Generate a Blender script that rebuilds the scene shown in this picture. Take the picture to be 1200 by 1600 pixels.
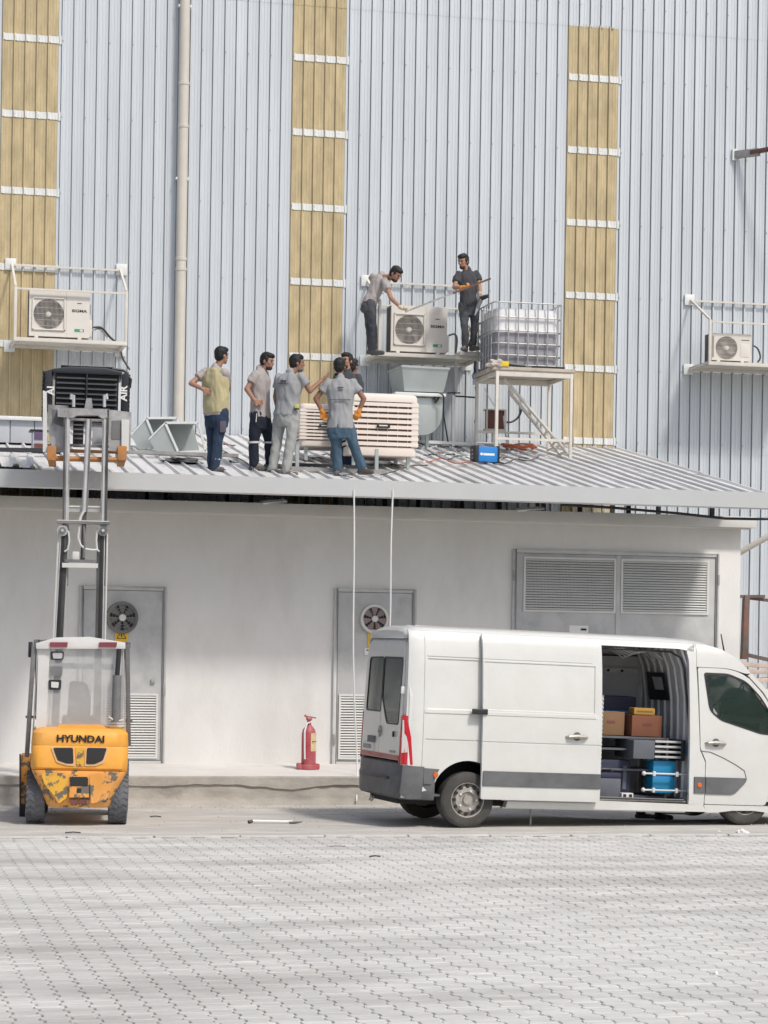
import bpy, bmesh, math, random
from mathutils import Vector, Matrix, noise, Euler
random.seed(7)
sc = bpy.context.scene
for o in list(bpy.data.objects): bpy.data.objects.remove(o)
col = sc.collection
# ------------------------------------------------------------------ camera
FPX = 3680.0; YB = math.radians(12.9); ROLL = .0155; CH = 2.3; PX0, PY0 = 600.0, 1000.0
cam = bpy.data.objects.new('camera', bpy.data.cameras.new('camera')); col.objects.link(cam)
sc.camera = cam
cam.data.sensor_fit = 'HORIZONTAL'; cam.data.sensor_width = 36
cam.data.lens = 36 * FPX / 1200
cam.data.shift_y = 200 / 1200
cam.data.clip_start = .5; cam.data.clip_end = 2000
cam.location = (0, 0, CH)
cam.rotation_mode = 'QUATERNION'
cam.rotation_quaternion = (Matrix.Rotation(-YB, 3, 'Z') @ Matrix.Rotation(math.pi/2, 3, 'X') @ Matrix.Rotation(ROLL, 3, 'Z')).to_quaternion()
# ------------------------------------------------------------------ sky and sun
SUN = Vector((.36, -.72, 1.0)).normalized()
w = bpy.data.worlds.new('World'); sc.world = w; w.use_nodes = True
nt = w.node_tree
sky = nt.nodes.new('ShaderNodeTexSky'); sky.sky_type = 'NISHITA'; sky.sun_disc = False
sky.sun_elevation = math.asin(SUN.z); sky.sun_rotation = math.atan2(SUN.x, SUN.y)
sky.dust_density = 4.0; sky.air_density = 1.0; sky.ozone_density = 1.0; sky.altitude = 200
bg = nt.nodes['Background']; bg.inputs[1].default_value = .12
nt.links.new(sky.outputs[0], bg.inputs[0])
sun = bpy.data.objects.new('sun', bpy.data.lights.new('sun', 'SUN')); col.objects.link(sun)
sun.data.energy = 2.25; sun.data.angle = math.radians(6); sun.data.color = (1.0, .95, .88)
sun.rotation_mode = 'QUATERNION'; sun.rotation_quaternion = SUN.to_track_quat('Z', 'Y'); sun.location = SUN * 60
vs = sc.view_settings; vs.view_transform = 'Standard'; vs.look = 'None'; vs.exposure = .12; vs.gamma = 1
vs.use_curve_mapping = False
# ------------------------------------------------------------------ pixel -> place
_R = Vector((math.cos(YB), -math.sin(YB), 0)); _F = Vector((math.sin(YB), math.cos(YB), 0)); _U = Vector((0, 0, 1)); _C = Vector((0, 0, CH))
def ray(px, py):
    u = px-PX0; v = py-PY0; c = math.cos(ROLL); s = math.sin(ROLL)
    return _R*((u*c+v*s)/FPX) + _F - _U*((-u*s+v*c)/FPX)
def atY(px, py, y): d = ray(px, py); return _C + d*(y/d.y)
def atZ(px, py, z): d = ray(px, py); return _C + d*((z-CH)/d.z)
def atD(px, py, D): return _C + ray(px, py)*D
# low roof plane
RY0, RZ0, RS = 32.37, 4.50, .172
def roofz(y): return RZ0 + (y-RY0)*RS
def onroof(px, py, dz=0):
    d = ray(px, py)   # z = CH + t dz ; RZ0+(t dy-RY0)*RS
    t = (RZ0+dz-RY0*RS-CH)/(d.z-d.y*RS); return _C + d*t
# ------------------------------------------------------------------ materials
MATS = {}
def mat(name, c, rough=.6, metal=0, var=.12, scale=3.0, bump=0, bscale=40, dust=0, dustc=(.55, .53, .49), topdust=0, spec=.4, c2=None, c2amt=.5, c2scale=2.0, stretch=(1, 1, 1), coat=0, alpha=None, trans=0, local=False, c2w=.08):
    if name in MATS: return MATS[name]
    m = bpy.data.materials.new(name); m.use_nodes = True; n = m.node_tree.nodes; L = m.node_tree.links
    b = n['Principled BSDF']
    if local:
        tc = n.new('ShaderNodeTexCoord'); P = tc.outputs['Object']
    else:
        g = n.new('ShaderNodeNewGeometry'); P = g.outputs['Position']
    mp = n.new('ShaderNodeMapping'); mp.inputs['Scale'].default_value = stretch; L.new(P, mp.inputs[0]); P = mp.outputs[0]
    def ns(sc_, det=6, rgh=.6):
        t = n.new('ShaderNodeTexNoise'); t.inputs['Scale'].default_value = sc_; t.inputs['Detail'].default_value = det; t.inputs['Roughness'].default_value = rgh
        L.new(P, t.inputs['Vector']); return t.outputs['Fac']
    def ramp(f, a, z, lo, hi):
        r = n.new('ShaderNodeMapRange'); r.inputs[1].default_value = a; r.inputs[2].default_value = z; r.inputs[3].default_value = lo; r.inputs[4].default_value = hi
        L.new(f, r.inputs[0]); return r.outputs[0]
    def mix(f, a, bb):
        x = n.new('ShaderNodeMix'); x.data_type = 'RGBA'
        for k, v in ((0, f), (6, a), (7, bb)):
            if hasattr(v, 'links'): L.new(v, x.inputs[k])
            elif k == 0: x.inputs[0].default_value = v
            else: x.inputs[k].default_value = (*v, 1)
        return x.outputs[2]
    cc = tuple(c)
    f = ramp(ns(scale), .3, .7, 0, 1)
    out = mix(f, tuple(x*(1-var) for x in cc), tuple(min(1, x*(1+var)) for x in cc))
    if c2: out = mix(ramp(ns(c2scale, 8, .65), 1-c2amt-c2w, 1-c2amt+c2w, 0, 1), out, tuple(c2))
    if dust: out = mix(ramp(ns(1.7, 8, .7), .35, .7, 0, dust), out, tuple(dustc))
    if topdust:
        g2 = n.new('ShaderNodeNewGeometry'); sx = n.new('ShaderNodeSeparateXYZ'); L.new(g2.outputs['Normal'], sx.inputs[0])
        out = mix(ramp(sx.outputs[2], .1, .9, 0, topdust), out, tuple(dustc))
    L.new(out, b.inputs['Base Color'])
    b.inputs['Roughness'].default_value = rough; b.inputs['Metallic'].default_value = metal
    b.inputs['Specular IOR Level'].default_value = spec; b.inputs['Coat Weight'].default_value = coat; b.inputs['Coat Roughness'].default_value = .12
    b.inputs['Transmission Weight'].default_value = trans
    if alpha is not None: b.inputs['Alpha'].default_value = alpha
    if bump:
        bp = n.new('ShaderNodeBump'); bp.inputs['Strength'].default_value = bump; bp.inputs['Distance'].default_value = .01
        L.new(ns(bscale, 4), bp.inputs['Height']); L.new(bp.outputs[0], b.inputs['Normal'])
    MATS[name] = m; return m
# ------------------------------------------------------------------ mesh helper
class MB:
    def __init__(s): s.v = []; s.f = []
    def add(s, vs, fs, M=None):
        o = len(s.v)
        s.v += [tuple(M @ Vector(p)) if M is not None else tuple(p) for p in vs]
        s.f += [tuple(i+o for i in f) for f in fs]; return s
    def box(s, x0, x1, y0, y1, z0, z1, M=None):
        return s.add([(x0,y0,z0),(x1,y0,z0),(x1,y1,z0),(x0,y1,z0),(x0,y0,z1),(x1,y0,z1),(x1,y1,z1),(x0,y1,z1)],
                     [(3,2,1,0),(4,5,6,7),(0,1,5,4),(1,2,6,5),(2,3,7,6),(3,0,4,7)], M)
    def cbox(s, c, d, M=None): return s.box(c[0]-d[0]/2, c[0]+d[0]/2, c[1]-d[1]/2, c[1]+d[1]/2, c[2]-d[2]/2, c[2]+d[2]/2, M)
    def beam(s, a, b, wd, ht, up=(0, 0, 1)):
        a = Vector(a); b = Vector(b); d = b-a; l = d.length; d.normalize(); up = Vector(up)
        if abs(d.dot(up)) > .98: up = Vector((0, 1, 0))
        x = d.cross(up).normalized(); z = x.cross(d)
        M = Matrix(((x.x, d.x, z.x, a.x), (x.y, d.y, z.y, a.y), (x.z, d.z, z.z, a.z), (0, 0, 0, 1)))
        return s.box(-wd/2, wd/2, 0, l, -ht/2, ht/2, M)
    def prism(s, pts, h0, h1, axis='y', M=None):
        n = len(pts)
        def T(p, h): return {'y': (p[0], h, p[1]), 'z': (p[0], p[1], h), 'x': (h, p[0], p[1])}[axis]
        vs = [T(p, h0) for p in pts] + [T(p, h1) for p in pts]
        fs = [tuple(range(n)), tuple(range(2*n-1, n-1, -1))] + [(i, n+i, n+(i+1) % n, (i+1) % n) for i in range(n)]
        return s.add(vs, fs, M)
    def tube(s, pts, r, seg=8, cap=True, closed=False):
        pts = [Vector(p) for p in pts]; n = len(pts); rings = []; prev = None
        rr = r if isinstance(r, (list, tuple)) else [r]*n
        for i, p in enumerate(pts):
            if closed: d = pts[(i+1) % n]-pts[i-1]
            else: d = pts[min(i+1, n-1)]-pts[max(i-1, 0)]
            d.normalize()
            if prev is None:
                u = Vector((0, 0, 1)) if abs(d.z) < .9 else Vector((1, 0, 0))
                x = d.cross(u).normalized()
            else: x = (prev-d*prev.dot(d)).normalized()
            prev = x; y = d.cross(x)
            rings.append([p+(x*math.cos(2*math.pi*k/seg)+y*math.sin(2*math.pi*k/seg))*rr[i] for k in range(seg)])
        vs = [q for R in rings for q in R]; fs = []
        for i in range(n if closed else n-1):
            j = (i+1) % n
            for k in range(seg): fs.append((i*seg+k, i*seg+(k+1) % seg, j*seg+(k+1) % seg, j*seg+k))
        if cap and not closed: fs += [tuple(range(seg-1, -1, -1)), tuple((n-1)*seg+k for k in range(seg))]
        return s.add(vs, fs)
    def lathe(s, prof, c=(0, 0, 0), axis='z', seg=24, M=None):
        vs = []; fs = []; n = len(prof)
        for (r, h) in prof:
            for k in range(seg):
                a = 2*math.pi*k/seg; p = (r*math.cos(a), r*math.sin(a), h)
                if axis == 'y': p = (p[0], p[2], p[1])
                if axis == 'x': p = (p[2], p[0], p[1])
                vs.append((p[0]+c[0], p[1]+c[1], p[2]+c[2]))
        for i in range(n-1):
            for k in range(seg): fs.append((i*seg+k, i*seg+(k+1) % seg, (i+1)*seg+(k+1) % seg, (i+1)*seg+k))
        if prof[0] == prof[-1]: return s.add(vs, fs, M)
        if prof[0][0] > 1e-5: fs.append(tuple(range(seg-1, -1, -1)))
        if prof[-1][0] > 1e-5: fs.append(tuple((n-1)*seg+k for k in range(seg)))
        return s.add(vs, fs, M)
    def disc(s, c, r, t, axis='y', seg=24): return s.lathe([(r, -t/2), (r, t/2)], c, axis, seg)
    def sphere(s, c, r, seg=12):
        r = r if isinstance(r, (tuple, list)) else (r, r, r); n = seg//2
        vs = []; fs = []
        for i in range(n+1):
            t = math.pi*i/n
            for k in range(seg): a = 2*math.pi*k/seg; vs.append((c[0]+r[0]*math.sin(t)*math.cos(a), c[1]+r[1]*math.sin(t)*math.sin(a), c[2]+r[2]*math.cos(t)))
        for i in range(n):
            for k in range(seg): fs.append((i*seg+k, i*seg+(k+1) % seg, (i+1)*seg+(k+1) % seg, (i+1)*seg+k))
        return s.add(vs, fs)
    def mesh(s, name, m, bevel=0, smooth=True):
        me = bpy.data.meshes.new(name); me.from_pydata(s.v, [], s.f)
        bm = bmesh.new(); bm.from_mesh(me); bmesh.ops.remove_doubles(bm, verts=bm.verts, dist=1e-5)
        bmesh.ops.recalc_face_normals(bm, faces=bm.faces)
        if bevel:
            es = [e for e in bm.edges if len(e.link_faces) == 2 and e.calc_face_angle(0) > .7]
            bmesh.ops.bevel(bm, geom=es, offset=bevel, segments=2, profile=.6, affect='EDGES', clamp_overlap=True)
        bm.to_mesh(me); bm.free()
        if m: me.materials.append(m)
        if smooth:
            me.polygons.foreach_set('use_smooth', [True]*len(me.polygons)); me.set_sharp_from_angle(angle=math.radians(38))
        return me
    def build(s, name, m, parent=None, bevel=0, loc=None, smooth=True, label=None):
        return link(name, s.mesh(name, m, bevel, smooth), parent, loc, label)
def link(name, me, parent=None, loc=None, label=None):
    o = bpy.data.objects.new(name, me); col.objects.link(o)
    if parent: o.parent = parent
    if loc: o.location = loc
    if label: o['label'] = label
    return o
def tag(o, label, cat, group=None, kind=None):
    if label: o['label'] = label
    if cat: o['category'] = cat
    if group: o['group'] = group
    if kind: o['kind'] = kind
    return o
def struct(o): o['kind'] = 'structure'; return o
def thing(name, label, cat, loc=(0, 0, 0), rz=0, group=None):
    o = bpy.data.objects.new(name, None); col.objects.link(o); o.empty_display_size = .2
    o.location = loc; o.rotation_euler = (0, 0, rz); return tag(o, label, cat, group)
def copy_thing(root, loc, rz=None, label=None):
    r = root.copy(); col.objects.link(r); r.location = loc
    if rz is not None: r.rotation_euler = (0, 0, rz)
    if label: r['label'] = label
    for ch in list(root.children):
        c = ch.copy(); col.objects.link(c); c.parent = r
        for g in list(ch.children):
            d = g.copy(); col.objects.link(d); d.parent = c
    return r
def rot(axis, a, c=(0, 0, 0)):
    return Matrix.Translation(c) @ Matrix.Rotation(a, 4, axis)
def text(name, s, size, m, parent, M, depth=.002, bold=0, sx=1.0):
    cu = bpy.data.curves.new(name, 'FONT'); cu.body = s; cu.size = size; cu.extrude = depth; cu.offset = bold
    cu.align_x = 'CENTER'; cu.align_y = 'CENTER'; cu.resolution_u = 3
    t = bpy.data.objects.new('tmp', cu); col.objects.link(t)
    dg = bpy.context.evaluated_depsgraph_get(); me = bpy.data.meshes.new_from_object(t.evaluated_get(dg))
    bpy.data.objects.remove(t); me.name = name; me.materials.clear(); me.materials.append(m)
    me.transform(M @ Matrix.Diagonal((sx, 1, 1, 1)))
    return link(name, me, parent)
FACE = Matrix.Rotation(math.pi/2, 4, 'X')      # upright lettering facing the yard (-y)
def arc(cx, cy, r, a0, a1, n): return [(cx+r*math.cos(math.radians(a0+(a1-a0)*i/n)), cy+r*math.sin(math.radians(a0+(a1-a0)*i/n))) for i in range(n+1)]
def rpoly(pts, r, n=5):
    out = []; N = len(pts); rr = r if isinstance(r, (list, tuple)) else [r]*N
    for i in range(N):
        p = Vector(pts[i]); a = Vector(pts[i-1])-p; b = Vector(pts[(i+1) % N])-p; R = min(rr[i], a.length*.48, b.length*.48)
        if R <= 1e-4: out.append(tuple(p)); continue
        A = p+a.normalized()*R; B = p+b.normalized()*R
        for k in range(n+1):
            t = k/n; q = A*(1-t)**2+p*2*t*(1-t)+B*t*t; out.append((q.x, q.y))
    return out
def interp(x, tab):
    if x <= tab[0][0]: return tab[0][1]
    for (a, b), (c, d) in zip(tab, tab[1:]):
        if x <= c: return b+(d-b)*(x-a)/(c-a)
    return tab[-1][1]
# ================================================================== setting
M_conc = mat('dusty_concrete', (.47, .455, .42), .95, var=.16, scale=1.3, bump=.5, bscale=25, c2=(.60, .58, .54), c2amt=.42, c2scale=2.3, stretch=(.5, 1.4, 1))
M_ground = mat('packed_earth', (.40, .385, .35), .95, var=.15, scale=1, bump=.4, bscale=20)
M_pav = mat('paving_dust', (.60, .592, .56), .95, var=.13, scale=5, bump=.35, bscale=60, c2=(.40, .39, .365), c2amt=.45, c2scale=.9, stretch=(.30, 1.0, 1), c2w=.10)
M_joint = mat('joint_sand', (.26, .25, .225), .98, var=.25, scale=5, bump=.4, bscale=70, c2=(.44, .42, .38), c2amt=.42, c2scale=3)
M_kerb = mat('kerb_stone', (.58, .57, .54), .95, var=.1, scale=6, bump=.3)
g = MB(); g.add([(-300, -200, -.16), (300, -200, -.16), (300, 400, -.16), (-300, 400, -.16)], [(0, 1, 2, 3)])
struct(g.build('ground', M_ground))
# concrete yard strip, gently uneven
def sheet(x0, x1, y0, y1, nx, ny, fz):
    vs = [(x0+(x1-x0)*i/nx, y0+(y1-y0)*j/ny, fz(x0+(x1-x0)*i/nx, y0+(y1-y0)*j/ny)) for j in range(ny+1) for i in range(nx+1)]
    return MB().add(vs, [(j*(nx+1)+i, j*(nx+1)+i+1, (j+1)*(nx+1)+i+1, (j+1)*(nx+1)+i) for j in range(ny) for i in range(nx)])
YK = 27.05
DX = atD(1018, 1279, 31.95)
DIP = lambda x, y: .075*math.exp(-(((x-DX.x)/1.3)**2+((y-DX.y)/.75)**2)**2)
yard = sheet(-12, 30, YK, 32.3, 210, 28, lambda x, y: .004*noise.noise(Vector((x*1.5, y*3, 0)))+.006*noise.noise(Vector((x*.4, y*.8, 3)))-.004-DIP(x, y))
struct(yard.build('concrete_yard', M_conc))
struct(sheet(-6, 22, 8, YK-.12, 280, 190, lambda x, y: -.0095+.006*noise.noise(Vector((x*.55, y*1.3, 7)))+.002*noise.noise(Vector((x*4, y*4, 2)))).build('paving_bed', M_joint))
k = struct(bpy.data.objects.new('kerb', None)); col.objects.link(k)
kb = MB().box(-.49, .49, -.055, .055, -.05, .006).mesh('kerb_stone', M_kerb, .006)
for i in range(24): 
    o = link('kerb_stone', kb, k, (-4+i*1.0, YK-.06, random.uniform(-.004, .004))); o.rotation_euler = (0, 0, random.uniform(-.004, .004))
pav = struct(bpy.data.objects.new('paving', None)); col.objects.link(pav)
def stone_outline(s):
    a, b = .0975-s, .0725-s; L = .11-s
    q = [(a, -L), (a, -.0675), (b, -.0425), (b, .0425), (a, .0675), (a, L)]
    return q + [(-x, y) for x, y in reversed(q)]
SO1 = stone_outline(.0095); SO2 = stone_outline(.0055)
def stone(mb, x, y, z, tx, ty, r):
    c, s = math.cos(r), math.sin(r)
    n = 12; vs = []
    for o_, h in ((SO1, 0), (SO2, -.006), (SO2, -.03)):
        for a, b in o_: vs.append((x+a*c-b*s, y+a*s+b*c, z+h+tx*a+ty*b))
    fs = [tuple(range(n))]+[(i, n+i, n+(i+1) % n, (i+1) % n) for i in range(n)]+[(n+i, 2*n+i, 2*n+(i+1) % n, n+(i+1) % n) for i in range(n)]
    mb.add(vs, fs)
smb = MB(); stone(smb, 0, 0, 0, 0, 0, 0); sme = smb.mesh('paving_stone', M_pav, smooth=False)
cells = []
for i in range(int(22/.17)):
    x = -4+i*.17
    for j in range(int(15/.22)+1):
        y = 12.0+j*.22+(.11 if i % 2 else 0)
        if y > YK-.24: continue
        cells.append((x, y))
def vis(x, y):
    p = Vector((x, y, 0))-_C; d = p.dot(_F); a = p.dot(_R)/d*FPX; b = p.dot(_U)/d*FPX
    return d, 600+a, 1000-b
near = sorted([(vis(x, y)[0], x, y) for x, y in cells if -10 < vis(x, y)[1] < 1210 and vis(x, y)[2] < 1606])[:300]
ns_ = set((x, y) for _, x, y in near)
far = MB(); far.v = []; 
for x, y in cells:
    z = .006*noise.noise(Vector((x*.5, y*.7, 1)))+random.uniform(-.0015, .0015); tx, ty, r = random.uniform(-.012, .012), random.uniform(-.014, .014), random.uniform(-.012, .012)
    if (x, y) in ns_:
        o = link('paving_stone', sme, pav, (x, y, z)); o.rotation_euler = (ty, -tx, r)
    else: stone(far, x, y, z, tx, ty, r)
me = bpy.data.meshes.new('paving_stones'); me.from_pydata(far.v, [], far.f); me.materials.append(M_pav)
fo = link('paving_stones', me, pav); fo['kind'] = 'stuff'
# ================================================================== factory building
FY = 39.5
M_galv = mat('aluminised_sheet', (.56, .605, .64), .45, metal=.3, var=.07, scale=1.2, stretch=(3, 1, .25), dust=.12, dustc=(.6, .6, .6))
M_sky = mat('fibreglass_sheet', (.52, .43, .26), .6, var=.12, scale=2.5, stretch=(2.5, 1, .8), c2=(.38, .315, .19), c2amt=.44, c2scale=2.2, c2w=.14)
M_strap = mat('white_strap', (.70, .72, .71), .5, metal=.2, var=.06, scale=6)
M_screw = mat('screw_steel', (.35, .37, .40), .5, metal=.5)
fac = thing('factory_building', 'tall hall clad in pale blue grey ribbed sheets with yellow translucent strips', 'building', (0, FY, 0))
PIT = .9787/5
def prof(n, gr=.024):
    p = [];
    for k in range(n):
        b = k*PIT; p += [(b, 0), (b+.002, gr), (b+.008 if gr < .02 else b+.010, gr), (b+.012, -.034), (b+.038, -.034), (b+.050, 0), (b+.093, 0), (b+.098, -.004), (b+.108, -.004), (b+.113, 0), (b+.145, 0), (b+.150, -.004), (b+.160, -.004), (b+.165, 0)]
    return p
def profsheet(z0, z1, off=0, n=5, gr=.024):
    p = prof(n, gr)+[(n*PIT, 0), (n*PIT+.001, .0)]
    vs = [(x, y-off, z) for z in (z0, z1) for x, y in p]; N = len(p)
    return MB().add(vs, [(i, i+1, N+i+1, N+i) for i in range(N-1)])
rows = [(0, 5.78), (5.70, 13.2), (13.1, 17.0)]
meshes = [profsheet(a, b, .004*i).mesh('wall_sheet', M_galv) for i, (a, b) in enumerate(rows)]
srows = [(4.6, 9.45, .004), (9.3, 13.14, .006), (13.1, 17.0, .012)]
smeshes = [profsheet(a, b, o_, gr=.002).mesh('skylight_sheet', M_sky) for a, b, o_ in srows]
for q_ in smeshes: q_.transform(Matrix.Diagonal((.955, 1, 1, 1)))
edge_trim = MB().box(-.042, .0, -.012, .0, 4.6, 17).mesh('edge_trim', M_galv)
low = meshes[0]
SX0 = 7.285
strap = MB(); p = [(x, min(y, 0)-.017) for x, y in prof(5)]+[(5*PIT, -.017)]
N = len(p); strap.add([(x, y, z) for z in (-.058, .058) for x, y in p], [(i, i+1, N+i+1, N+i) for i in range(N-1)])
strapm = strap.mesh('strap', M_strap); strapm.transform(Matrix.Diagonal((.955, 1, 1, 1)))
tab = MB().box(-.035, .0, -.03, -.012, -.07, .07).mesh('strap_clip', M_strap)
for kx in range(-13, 16):
    x = SX0+kx*.9787; st = kx % 5 == 0
    link('wall_sheet', meshes[0], fac, (x, 0, 0))
    if st and -2 <= kx//5 <= 1:
        link('edge_trim', edge_trim, fac, (x+.9787, 0, 0))
        for r_ in range(3 if kx < 5 else 2): link('skylight_sheet', smeshes[r_], fac, (x, 0, 0))
        if kx >= 5: link('wall_sheet', meshes[2], fac, (x, 0, 0))
        for q in range(-1, 8 if kx < 5 else 5):
            z = 7.12+1.272*q
            if z < 16.5: link('strap', strapm, fac, (x+.01, 0, z)); link('strap_clip', tab, fac, (x+.985, 0, z+.0))
    else:
        link('wall_sheet', meshes[1], fac, (x, 0, 0)); link('wall_sheet', meshes[2], fac, (x, 0, 0))
sw = MB()
for kx in range(-20, 40):
    for q in range(-1, 8):
        z = 7.12+1.272*q
        if not (kx % 5 == 0 and False): sw.disc((SX0+kx*PIT*2+.026, -.045, z+.01*math.sin(kx*7)), .009, .012, 'y', 6)
o = sw.build('sheet_screw', M_screw, fac); o['kind'] = 'stuff'
xs0, xs1 = SX0-13*.9787, SX0+16*.9787
b = MB(); b.box(xs0, xs1, .03, .06, 0, 17); b.build('backing_wall', M_galv, fac)
b = MB(); b.box(xs0, xs0+.06, .06, 30, 0, 17); b.build('side_wall', M_galv, fac)
b = MB(); b.box(xs1-.06, xs1, .06, 30, 0, 17); b.build('side_wall', M_galv, fac)
b = MB(); b.box(xs0, xs1, 30, 30.06, 0, 17); b.build('rear_wall', M_galv, fac)
b = MB(); b.prism([(0-.3, 17), (15, 18.6), (30.3, 17), (30.3, 17.1), (15, 18.75), (-.3, 17.1)], xs0-.3, xs1+.3, 'x'); b.build('roof', M_galv, fac)
# downpipe
M_pvc = mat('beige_pvc', (.57, .54, .48), .5, var=.06, scale=4, dust=.2)
dp = thing('downpipe', 'thick beige plastic downpipe running down the ribbed wall left of the first roof workers', 'pipe', (5.415, FY-.145, 4.9))
MB().lathe([(.088, 0), (.088, 12.2)], seg=20).build('pipe', M_pvc, dp)
for py in (129, 196, 404, 420):
    z = atY(283, py, FY-.2).z-4.9
    MB().lathe([(.088, -.03), (.098, -.025), (.098, .025), (.088, .03)], (0, 0, z), seg=20).build('pipe_coupling', M_pvc, dp)
for z in (1.0, 5.1, 8.0): MB().box(-.11, .11, -.02, .12, z-.02, z+.02).build('pipe_clamp', M_strap, dp)
# bracket beam on the right
M_rust = mat('rusty_primer', (.14, .075, .06), .75, var=.3, scale=8, bump=.3)
M_steel = mat('dusty_steel', (.28, .28, .28), .6, metal=.4, var=.25, scale=10, dust=.4)
br = thing('steel_bracket', 'red primed steel arm sticking out from the upper right wall', 'bracket', atY(1150, 242, FY-.04))
MB().box(-.07, .02, -.02, .03, -.10, .10).build('wall_plate', M_strap, br)
MB().beam((0, 0, 0), (.30, -.35, .0), .10, .13).build('socket', M_steel, br, .006)
MB().beam((.18, -.25, 0), (1.4, -1.7, .12), .07, .075).build('arm', M_rust, br, .006)
# ================================================================== apron
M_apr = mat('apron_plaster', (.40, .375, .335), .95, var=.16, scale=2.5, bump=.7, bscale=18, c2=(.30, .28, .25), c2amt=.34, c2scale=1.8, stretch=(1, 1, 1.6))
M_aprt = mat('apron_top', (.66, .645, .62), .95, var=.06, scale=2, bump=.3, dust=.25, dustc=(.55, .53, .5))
WY = 34.1; AX0, AX1 = -6.0, 13.5
apr = struct(bpy.data.objects.new('apron', None)); col.objects.link(apr)
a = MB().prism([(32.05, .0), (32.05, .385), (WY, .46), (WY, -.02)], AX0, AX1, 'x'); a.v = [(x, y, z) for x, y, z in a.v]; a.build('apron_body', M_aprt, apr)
# rough lower face with ragged broken edge below a smooth lip
nx, nz = 330, 12; vs = []; 
for j in range(nz+1):
    for i in range(nx+1):
        x = AX0+(AX1-AX0)*i/nx; z = -.02+.395*j/nz
        y = 32.03-.018*noise.noise(Vector((x*2, z*5, 0)))-.010*noise.noise(Vector((x*9, z*12, 4)))-.035*max(0, 1-z/.08)
        vs.append((x, y, z))
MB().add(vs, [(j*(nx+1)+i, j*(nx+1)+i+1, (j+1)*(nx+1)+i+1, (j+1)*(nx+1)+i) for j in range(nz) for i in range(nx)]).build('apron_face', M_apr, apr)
lip = MB(); n = 400; vs = []
for i in range(n+1):
    x = AX0+(AX1-AX0)*i/n
    zb = .275+.05*noise.noise(Vector((x*1.1, 0, 0)))+.02*noise.noise(Vector((x*5, 0, 2)))-.05*math.exp(-((x-6.0)/.4)**2)
    yo = 32.005-.006*noise.noise(Vector((x*3, 1, 1)))
    vs += [(x, yo, zb), (x, yo, .38), (x, 32.02, .392), (x, 32.12, .392), (x, 32.1, zb)]
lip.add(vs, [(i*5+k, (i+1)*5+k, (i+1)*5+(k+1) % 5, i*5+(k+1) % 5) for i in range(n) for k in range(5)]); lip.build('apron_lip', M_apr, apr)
# ================================================================== low building
M_wall = mat('white_render', (.75, .745, .73), .9, var=.05, scale=.8, bump=.3, bscale=30, dust=.3, dustc=(.58, .56, .53), c2=(.63, .615, .59), c2amt=.36, c2scale=1.6, stretch=(1, 1, .45), c2w=.15)
M_slab = mat('slab_paint', (.60, .60, .58), .9, var=.06, scale=2, bump=.2, dust=.3, dustc=(.5, .5, .48))
ub = thing('utility_building', 'low white rendered annex with grey steel doors under the sheet roof', 'building', (0, WY, 0))
MB().box(AX0, 13.42, 0, 5.3, .38, 4.10).build('wall', M_wall, ub, .012)
MB().box(AX0, 13.56, -.26, 5.34, 4.101, 4.27).build('roof_slab', M_slab, ub, .01)
MB().box(AX0, 13.50, -.13, -.10, 4.078, 4.099).build('drip_edge', M_wall, ub)
M_door = mat('grey_steel_door', (.47, .48, .485), .6, metal=.1, var=.10, scale=3, c2=(.34, .36, .37), c2amt=.42, c2scale=2.2, c2w=.10, dust=.55, dustc=(.55, .54, .52))
M_frame = mat('door_frame_paint', (.50, .51, .51), .6, var=.1, scale=5, dust=.5)
M_slat = mat('louver_white', (.66, .66, .64), .6, var=.05, dust=.3)
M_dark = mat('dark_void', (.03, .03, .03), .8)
M_black = mat('black_plastic', (.025, .026, .03), .5, var=.2, topdust=.3)
M_yel = mat('sign_yellow', (.72, .45, .04), .6, var=.08)
M_white = mat('white_paint', (.74, .74, .73), .5, var=.05, scale=4, dust=.2)
M_txt = mat('black_print', (.02, .02, .02), .7)
M_pink = mat('faded_red_fan', (.28, .19, .19), .7, var=.15, dust=.4)
M_grey = mat('mid_grey_fan', (.10, .105, .11), .7, var=.15, dust=.3)
def louver(d, x0, x1, z0, z1, n, y=-.03, frame=.03):
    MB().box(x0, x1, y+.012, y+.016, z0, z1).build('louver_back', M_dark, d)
    f = MB(); f.box(x0-frame, x0, y-.012, y+.03, z0-frame, z1+frame); f.box(x1, x1+frame, y-.012, y+.03, z0-frame, z1+frame); f.box(x0, x1, y-.012, y+.03, z1, z1+frame); f.box(x0, x1, y-.012, y+.03, z0-frame, z0)
    f.build('louver_frame', M_slat, d)
    p = (z1-z0)/n
    sm = MB().add([(x0, -.012, -p*.30), (x1, -.012, -p*.30), (x1, .010, p*.42), (x0, .010, p*.42), (x0, -.008, -p*.34), (x1, -.008, -p*.34), (x1, .014, p*.38), (x0, .014, p*.38)], [(0, 1, 2, 3), (7, 6, 5, 4), (0, 4, 5, 1), (2, 6, 7, 3), (0, 3, 7, 4), (1, 5, 6, 2)]).mesh('louver_slat', M_slat, smooth=False)
    for i in range(n): link('louver_slat', sm, d, (0, y, z0+p*(i+.5)))
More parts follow.
